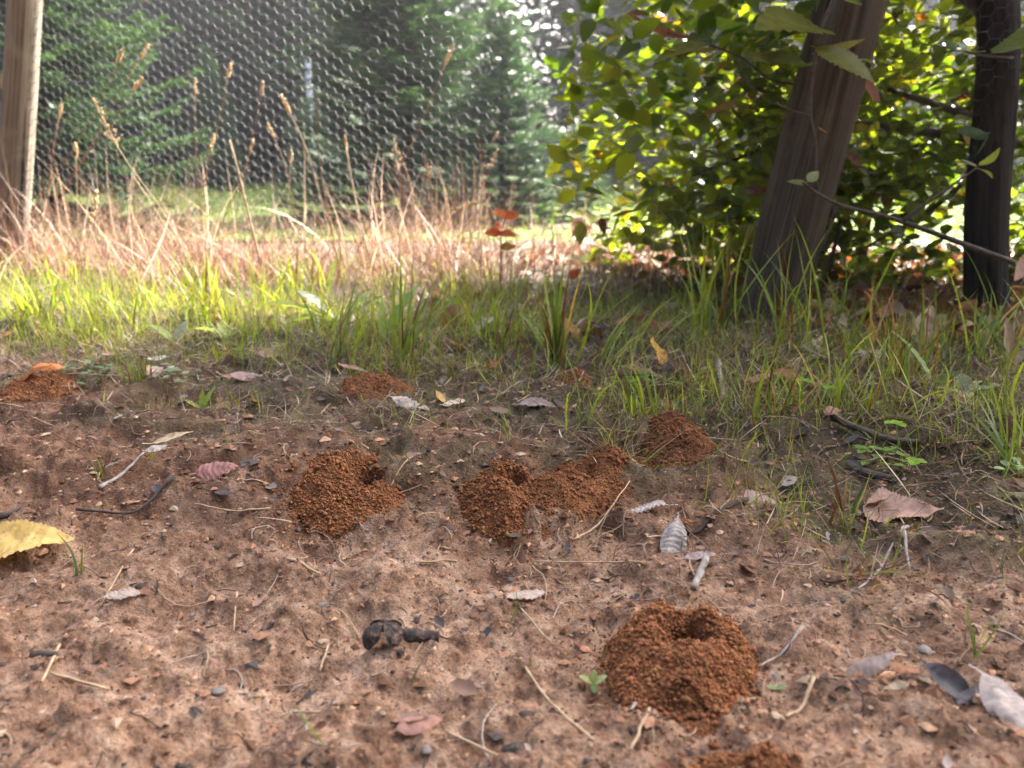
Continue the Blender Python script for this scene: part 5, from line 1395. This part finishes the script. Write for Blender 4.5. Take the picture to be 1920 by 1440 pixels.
STICKS = [
 ([(958, 1130), (1036, 1226)], .0007, .0006, 'straw', "straw lying towards the camera beside the pale dirty leaf"),
 ([(972, 1238), (1020, 1310), (1112, 1425)], .0010, .0009, 'straw', "longest straw, running diagonally to the lower edge left of the nearest mound"),
 ([(838, 1348), (930, 1428)], .0010, .0008, 'straw', "straw below the smooth brown leaf near the lower edge"),
 ([(1216, 1360), (1180, 1445)], .0009, .0008, 'straw', "straw between the longest straw and the nearest mound at the lower edge"),
 ([(112, 1208), (80, 1288)], .0010, .0009, 'straw', "short straw pointing at the camera in the lower left"),
 ([(95, 1262), (205, 1294)], .0010, .0010, 'straw', "short straw lying crosswise in the lower left"),
 ([(540, 1068), (602, 1090)], .0011, .0009, 'straw', "thick straw bit left of centre below the mounds"),
 ([(445, 1115), (438, 1182)], .0008, .0006, 'straw', "thin straw pointing towards the camera left of the dark husk"),
 ([(252, 1042), (190, 1150)], .0008, .0006, 'straw', "bent straw leaning on the greyish ribbed leaf"),
 ([(615, 1190), (598, 1240)], .0009, .0008, 'straw', "short straw left of the dark husk"),
 ([(540, 1322), (602, 1346)], .0008, .0008, 'straw', "light straw bit lower left of centre"),
 ([(786, 1072), (858, 1060)], .0007, .0006, 'straw', "thin straw below the small steep mound"),
 ([(1000, 1055), (1120, 1056), (1210, 1064)], .0007, .0005, 'straw', "fine root lying across the soil left of the silvery ribbed leaf"),
 ([(1322, 1064), (1300, 1112)], .0030, .0022, 'greystick', "short grey stick behind the nearest mound"),
 ([(1180, 925), (1120, 1000), (1075, 1030)], .0005, .0010, 'straw', "pale root curving down from the elongated mound"),
 ([(1400, 955), (1350, 975), (1300, 1000), (1275, 988)], .0022, .0012, 'twig', "dark forked twig carrying the silvery leaves"),
 ([(1545, 798), (1620, 815), (1665, 835), (1722, 838)], .0042, .0030, 'twig', "dark thick twig in the right hand grass"),
 ([(1612, 898), (1672, 912)], .0044, .0034, 'twig', "short black stick at the front of the right hand grass"),
 ([(60, 1224), (106, 1228)], .0028, .0018, 'twig', "short black curved twig bit in the lower left"),
 ([(1345, 700), (1356, 760)], .0040, .0026, 'greystick', "grey stick pointing away in the right hand litter"),
 ([(612, 524), (660, 528), (712, 540)], .0028, .0016, 'greystick', "white twig lying in front of the dry grass"),
 ([(0, 985), (50, 968)], .0026, .0020, 'twig', "brown stick at the left edge above the yellow leaf"),
 ([(272, 862), (225, 905), (190, 938)], .0010, .0020, 'greystick', "pale slanting stick on the crusted soil at left"),
 ([(330, 945), (260, 985), (150, 1000)], .0016, .0012, 'twig', "dark thin twig left of the dusky pink leaf"),
 ([(470, 850), (360, 838)], .0006, .0006, 'straw', "thin straw right of the narrow pale yellow leaf"),
 ([(510, 980), (450, 995), (370, 984)], .0008, .0007, 'straw', "straw lying below the dusky pink leaf"),
 ([(960, 775), (1080, 735)], .0009, .0012, 'straw', "long straw slanting to the foot of the tall clump"),
 ([(780, 880), (760, 905), (728, 932)], .0007, .0006, 'straw', "pale bowed straw right of the left of centre mound"),
 ([(555, 680), (640, 740), (662, 758)], .0007, .0006, 'straw', "straw leaning over the litter left of the low soil heap"),
 ([(1700, 1000), (1640, 1080), (1605, 1130)], .0012, .0007, 'greystick', "pale root hanging over the little bank at right"),
 ([(1690, 1030), (1705, 1075)], .0012, .0010, 'greystick', "short whitish root right of the root tangle"),
 ([(1500, 1210), (1470, 1245), (1420, 1270)], .0009, .0006, 'greystick', "grey rootlet right of the nearest mound"),
 ([(1185, 1325), (1190, 1345), (1180, 1370)], .0011, .0009, 'greystick', "hooked pale root at the left foot of the nearest mound"),
 ([(1520, 1320), (1500, 1350), (1470, 1375)], .0011, .0008, 'straw', "bent pale straw right of the nearest mound at the lower edge"),
 ([(1090, 830), (1250, 836), (1380, 840)], .0005, .0005, 'straw', "fine straight straw across the mossy soil"),
 ([(870, 920), (720, 940)], .0004, .0004, 'straw', "hair thin root between the mounds"),
]
for i, (pts, a, b_, mt, lab) in enumerate(STICKS):
    stick(lab, pts, a, b_, mt, "straw" if mt == 'straw' else "twig", "straw" if mt == 'straw' else "twig", seed=i)

def build_husk():
    """a split beechnut husk, its valves arching apart, and the stalk piece beside it"""
    b0 = gp(722, 1222)
    t = thing("seed_husk", "dark split seed husk with arching valves on the soil below the mounds", "seed husk", b0)
    for k, (yaw, hw) in enumerate(((222, 0.74), (318, 0.70), (90, 1.0))):
        n = 14; m = 11
        u = np.linspace(0.02, 1, n); v = np.linspace(-1, 1, m)
        U, Vv = np.meshgrid(u, v, indexing='ij')
        th = 0.05 + U * 1.95
        lon = math.radians(yaw) + Vv * hw * np.where(U < 0.45, 1.0, np.cos((U - 0.45) / 0.55 * 1.45))
        Rr = 0.0125 * (1 + 0.10 * fbm(U * 3 + k * 5, Vv * 2, 4, 2)) * (1 + 0.12 * U)
        X = Rr * np.sin(th) * np.cos(lon) * 1.05; Yy = Rr * np.sin(th) * np.sin(lon) * 0.9; z = Rr * np.cos(th) * 0.85 + 0.0075
        out = np.stack([X, Yy, z], -1).reshape(-1, 3)
        inn = np.stack([X * 0.84, Yy * 0.84, (z - 0.0075) * 0.84 + 0.0075], -1).reshape(-1, 3)
        i = np.arange(n - 1)[:, None] * m; j = np.arange(m - 1)[None]
        F = np.stack([i + j, i + m + j, i + m + j + 1, i + j + 1], -1).reshape(-1, 4)
        q = n * m
        ring = [i_ * m for i_ in range(n)] + [(n - 1) * m + j_ for j_ in range(1, m)] + [i_ * m + m - 1 for i_ in range(n - 2, -1, -1)] + [j_ for j_ in range(m - 2, 0, -1)]
        ring = np.array(ring); r2 = np.roll(ring, -1)
        S = np.stack([ring, r2, r2 + q, ring + q], -1)
        add("valve", np.concatenate([out, inn]) , np.concatenate([F, F[:, ::-1] + q, S]), M['husk'], parent=t, local=True)
    P = np.array([(0.012, 0.001, 0.006), (0.019, 0.0, 0.007), (0.027, 0.001, 0.0065), (0.034, 0.002, 0.006), (0.0355, 0.002, 0.006)])
    V, F = tube(P, [0.0052, 0.0058, 0.0046, 0.0034, 0.0042], 10); add("stalk", V, F, M['husk'], parent=t, local=True)
    V, F, _ = lumps(np.array([gp(752, 1248, 0.002)]), np.array([0.0036]), np.ones((1, 3)), np.random.default_rng(1), 0.8, 0.1)
    tag(add("seed", V, F, M['husk'], origin=gp(752, 1248)), "shiny black seed lying in front of the split husk", "seed")
build_husk()

STONES = [(1352, 1362, 0.0052, "greyish angular stone at the front foot of the nearest mound"), (1735, 1200, 0.0065, "rounded grey clod of earth in the lower right soil"), (800, 1395, 0.0036, "small pale round stone below the smooth brown leaf"), (772, 1425, 0.0052, "round grey stone at the lower edge left of the long straw"),
          (826, 1122, 0.0028, "small light pebble right of the dark husk, further back"), (605, 1135, 0.0052, "flat reddish stone left of the centre soil"), (1312, 828, 0.0, ""), (965, 1415, 0.0065, "blackish chip of bark at the lower edge in the middle"), (990, 1330, 0.0060, "dark stone under the longest straw"), (410, 1300, 0.0046, "bluish grey pebble in the lower left soil"), (1080, 1185, 0.0036, "black crumb left of the nearest mound"), (340, 1410, 0.0060, "dark blurred pebble at the lower left edge")]
for i, (px, py, R_, lab) in enumerate(STONES):
    if R_ <= 0: continue
    p = gp(px, py); r = np.random.default_rng(i)
    V0, F0 = icosa()
    # one subdivision for an uneven, slightly rounded stone
    mid = {}; V1 = [*V0]; F1 = []
    def md(a, b):
        k = (min(a, b), max(a, b))
        if k not in mid: mid[k] = len(V1); q = (V1[a] + V1[b]) / 2; V1.append(q / np.linalg.norm(q))
        return mid[k]
    for a, b, c in F0:
        x, y, z = md(a, b), md(b, c), md(c, a); F1 += [(a, x, z), (b, y, x), (c, z, y), (x, y, z)]
    V1 = np.array(V1); V1 = V1 * (1 + 0.75 * fbm(V1[:, 0:1] * 1.3 + i * 3, V1[:, 1:2] * 1.3 + V1[:, 2:3], i, 3)) * np.array([1.2, 1.0, 0.62]) * R_ * 0.72
    o = add("stone", V1 + p + [0, 0, R_ * 0.15], np.array(F1), M['husk'] if 'black' in lab or 'dark' in lab else M['stone'], origin=p)
    tag(o, lab, "stone", "stones on the soil")

def build_debris():
    """what nobody could count: crumbs, chips of bark, rootlets, straw bits"""
    r = np.random.default_rng(31)
    x, y = ground_pts(74000, (-0.9, 0.9), (0.25, 1.2), r, lambda x, y: sstep(1.2, 0.5, y) * 0.85 + 0.1)
    k = ~in_mound(x, y, 1.0); x, y = x[k], y[k]; n = len(x)
    R_ = np.clip(r.lognormal(math.log(0.00100), 0.6, n), 0.00035, 0.0050)
    c = np.array([0.26, 0.14, 0.085]) * r.lognormal(0, 0.55, (n, 1)); c = np.where(r.random((n, 1)) < 0.12, np.array([0.07, 0.055, 0.052]) * r.lognormal(0, 0.3, (n, 1)), c)
    c = np.where(r.random((n, 1)) < 0.06, np.array([0.42, 0.35, 0.31]), c); c = np.clip(c, 0.02, [0.50, 0.33, 0.23])
    V, F, C = lumps(np.stack([x, y, H(x, y) + R_ * 0.15], -1), R_, c, r, 0.5, 0.45, octa)
    tag(add("soil_crumbs", V, F, M['crumb'], cols=C, smooth=False), "loose crumbs of soil and grit on the bare ground", "soil crumbs", kind="stuff")
    # flat chips of bark and leaf
    x, y = ground_pts(7500, (-1.0, 1.0), (0.25, 1.4), r, lambda x, y: 0.20 + 0.80 * sstep(-0.25, 0.0, y - edge_y(x))); hk = gp(722, 1222); k = ~in_mound(x, y, 1.0) & (np.hypot(x - hk[0] - 0.01, y - hk[1]) > 0.035); x, y = x[k], y[k]; n = len(x)
    L = np.clip(r.lognormal(math.log(0.0066), 0.5, n), 0.002, 0.026)
    V0, F0 = leaf_geo(1.0, 0.5, 'oval', 5, 1, 0.12, 0.5, 0.2, 0, 3, 0.2)
    V0 = V0 - [0.5, 0, 0]
    yaw = r.uniform(0, 6.283, n); pit = r.normal(0, 0.22, n); rol = r.normal(0, 0.3, n)
    cy, sy, cp, sp, cr, sr = np.cos(yaw), np.sin(yaw), np.cos(pit), np.sin(pit), np.cos(rol), np.sin(rol)
    R3 = np.stack([np.stack([cy * cp, cy * sp * sr - sy * cr, cy * sp * cr + sy * sr], -1), np.stack([sy * cp, sy * sp * sr + cy * cr, sy * sp * cr - cy * sr], -1), np.stack([-sp, cp * sr, cp * cr], -1)], 1)
    W = np.einsum('nij,vj->nvi', R3 * L[:, None, None], V0) + np.stack([x, y, H(x, y) + 0.0012 + L * 0.08], -1)[:, None, :]
    pal = np.array([(0.05, 0.04, 0.04), (0.12, 0.085, 0.07), (0.24, 0.15, 0.11), (0.36, 0.30, 0.27), (0.20, 0.085, 0.05), (0.08, 0.07, 0.075)])
    C = pal[r.choice(6, n, p=[0.26, 0.22, 0.18, 0.10, 0.12, 0.12])] * r.lognormal(0, 0.2, (n, 1))
    FF = (F0[None] + (np.arange(n) * len(V0))[:, None, None]).reshape(-1, 4)
    tag(add("bark_chips", W.reshape(-1, 3), FF, M['dead_attr'], cols=np.repeat(C, len(V0), 0)), "small chips of bark and rotted leaf strewn over the soil", "litter", kind="stuff")
    # rootlets and straw bits lying on the soil
    mb = MB()
    x, y = ground_pts(4200, (-0.85, 0.85), (0.27, 1.1), r, lambda x, y: np.clip(0.45 + 1.6 * fbm(x / 0.09, y / 0.09, 181, 3), 0.1, 1)); k = ~in_mound(x, y, 1.0) ; x, y = x[k], y[k]
    for i in range(len(x)):
        L = float(np.clip(r.lognormal(math.log(0.016), 0.55), 0.005, 0.07)); a = r.uniform(0, 6.283); m = 6
        cu = r.normal(0, 1.6); s = np.linspace(0, 1, m); an = a + cu * s
        px_ = x[i] + np.cumsum(np.cos(an)) * L / m; py_ = y[i] + np.cumsum(np.sin(an)) * L / m
        pz = H(px_, py_) + 0.0006; pz = 0.5 * pz + 0.5 * (pz[0] + (pz[-1] - pz[0]) * s) + 0.003 * np.sin(s * 3.14) * r.random()
        col = [(0.46, 0.33, 0.22), (0.30, 0.21, 0.15), (0.10, 0.075, 0.06), (0.40, 0.34, 0.29)][r.choice(4, p=[0.33, 0.24, 0.28, 0.15])]
        mb.put(*tube(np.stack([px_, py_, pz], -1), r.uniform(0.0002, 0.0007), 4, False), col)
    tag(mb.build("rootlets", M['crumb']), "fine rootlets and broken straw scattered on the bare soil", "litter", kind="stuff")
    # heap of dead leaves under the hedge
    x, y = ground_pts(2600, (-0.25, 2.6), (1.15, 2.5), r, lambda x, y: sstep(-0.05, 0.35, x - 0.25 + 0.35 * (y - 1.4) + 0.2 * fbm(x / 0.2, y / 0.2, 171, 2)) * sstep(1.15, 1.4, y) * 0.9 + 0.10)
    n = len(x); L = r.uniform(0.028, 0.062, n)
    V0, F0 = leaf_geo(1.0, 0.6, 'ovate', 5, 1, 0.05, -0.9, 0.3, 0.0, 5, 0.3)
    V0 = V0 - [0.5, 0, 0]
    yaw = r.uniform(0, 6.283, n); pit = r.normal(0, 0.45, n); rol = r.normal(0, 0.5, n)
    cy, sy, cp, sp, cr, sr = np.cos(yaw), np.sin(yaw), np.cos(pit), np.sin(pit), np.cos(rol), np.sin(rol)
    R3 = np.stack([np.stack([cy * cp, cy * sp * sr - sy * cr, cy * sp * cr + sy * sr], -1), np.stack([sy * cp, sy * sp * sr + cy * cr, sy * sp * cr - cy * sr], -1), np.stack([-sp, cp * sr, cp * cr], -1)], 1)
    W = np.einsum('nij,vj->nvi', R3 * L[:, None, None], V0) + np.stack([x, y, H(x, y) + 0.008 + r.uniform(0, 0.02, n)], -1)[:, None, :]
    pal = np.array([(0.20, 0.095, 0.05), (0.30, 0.19, 0.12), (0.14, 0.065, 0.04), (0.36, 0.27, 0.19), (0.34, 0.14, 0.06)])
    C = pal[r.choice(5, n, p=[0.3, 0.25, 0.22, 0.13, 0.10])] * r.lognormal(0, 0.2, (n, 1))
    FF = (F0[None] + (np.arange(n) * len(V0))[:, None, None]).reshape(-1, 4)
    tag(add("leaf_litter", W.reshape(-1, 3), FF, M['dead_attr'], cols=np.repeat(C, len(V0), 0)), "thick brown leaf litter under the hedge and around the post feet", "leaf litter", kind="stuff")
build_debris()

# ------------------------------------------------------------------ thin scattering volume added to imitate the veiling glare of the lens
def build_glare_haze():
    m, t, out = newmat("glare_haze")
    v = t.nodes.new("ShaderNodeVolumePrincipled")
    v.inputs['Color'].default_value = (0.86, 0.92, 1.0, 1); v.inputs['Density'].default_value = 0.005; v.inputs['Anisotropy'].default_value = 0.6
    t.links.new(v.outputs[0], out.inputs['Volume'])
    X, Y0, Y1, Z0, Z1 = 66.0, -34.0, 68.0, -1.2, 9.5
    V = np.array([(-X, Y0, Z0), (X, Y0, Z0), (X, Y1, Z0), (-X, Y1, Z0), (-X, Y0, Z1), (X, Y0, Z1), (X, Y1, Z1), (-X, Y1, Z1)])
    F = np.array([(0, 3, 2, 1), (4, 5, 6, 7), (0, 1, 5, 4), (1, 2, 6, 5), (2, 3, 7, 6), (3, 0, 4, 7)])
    tag(add("glare_haze", V, F, m, smooth=False), kind="stuff")
build_glare_haze()
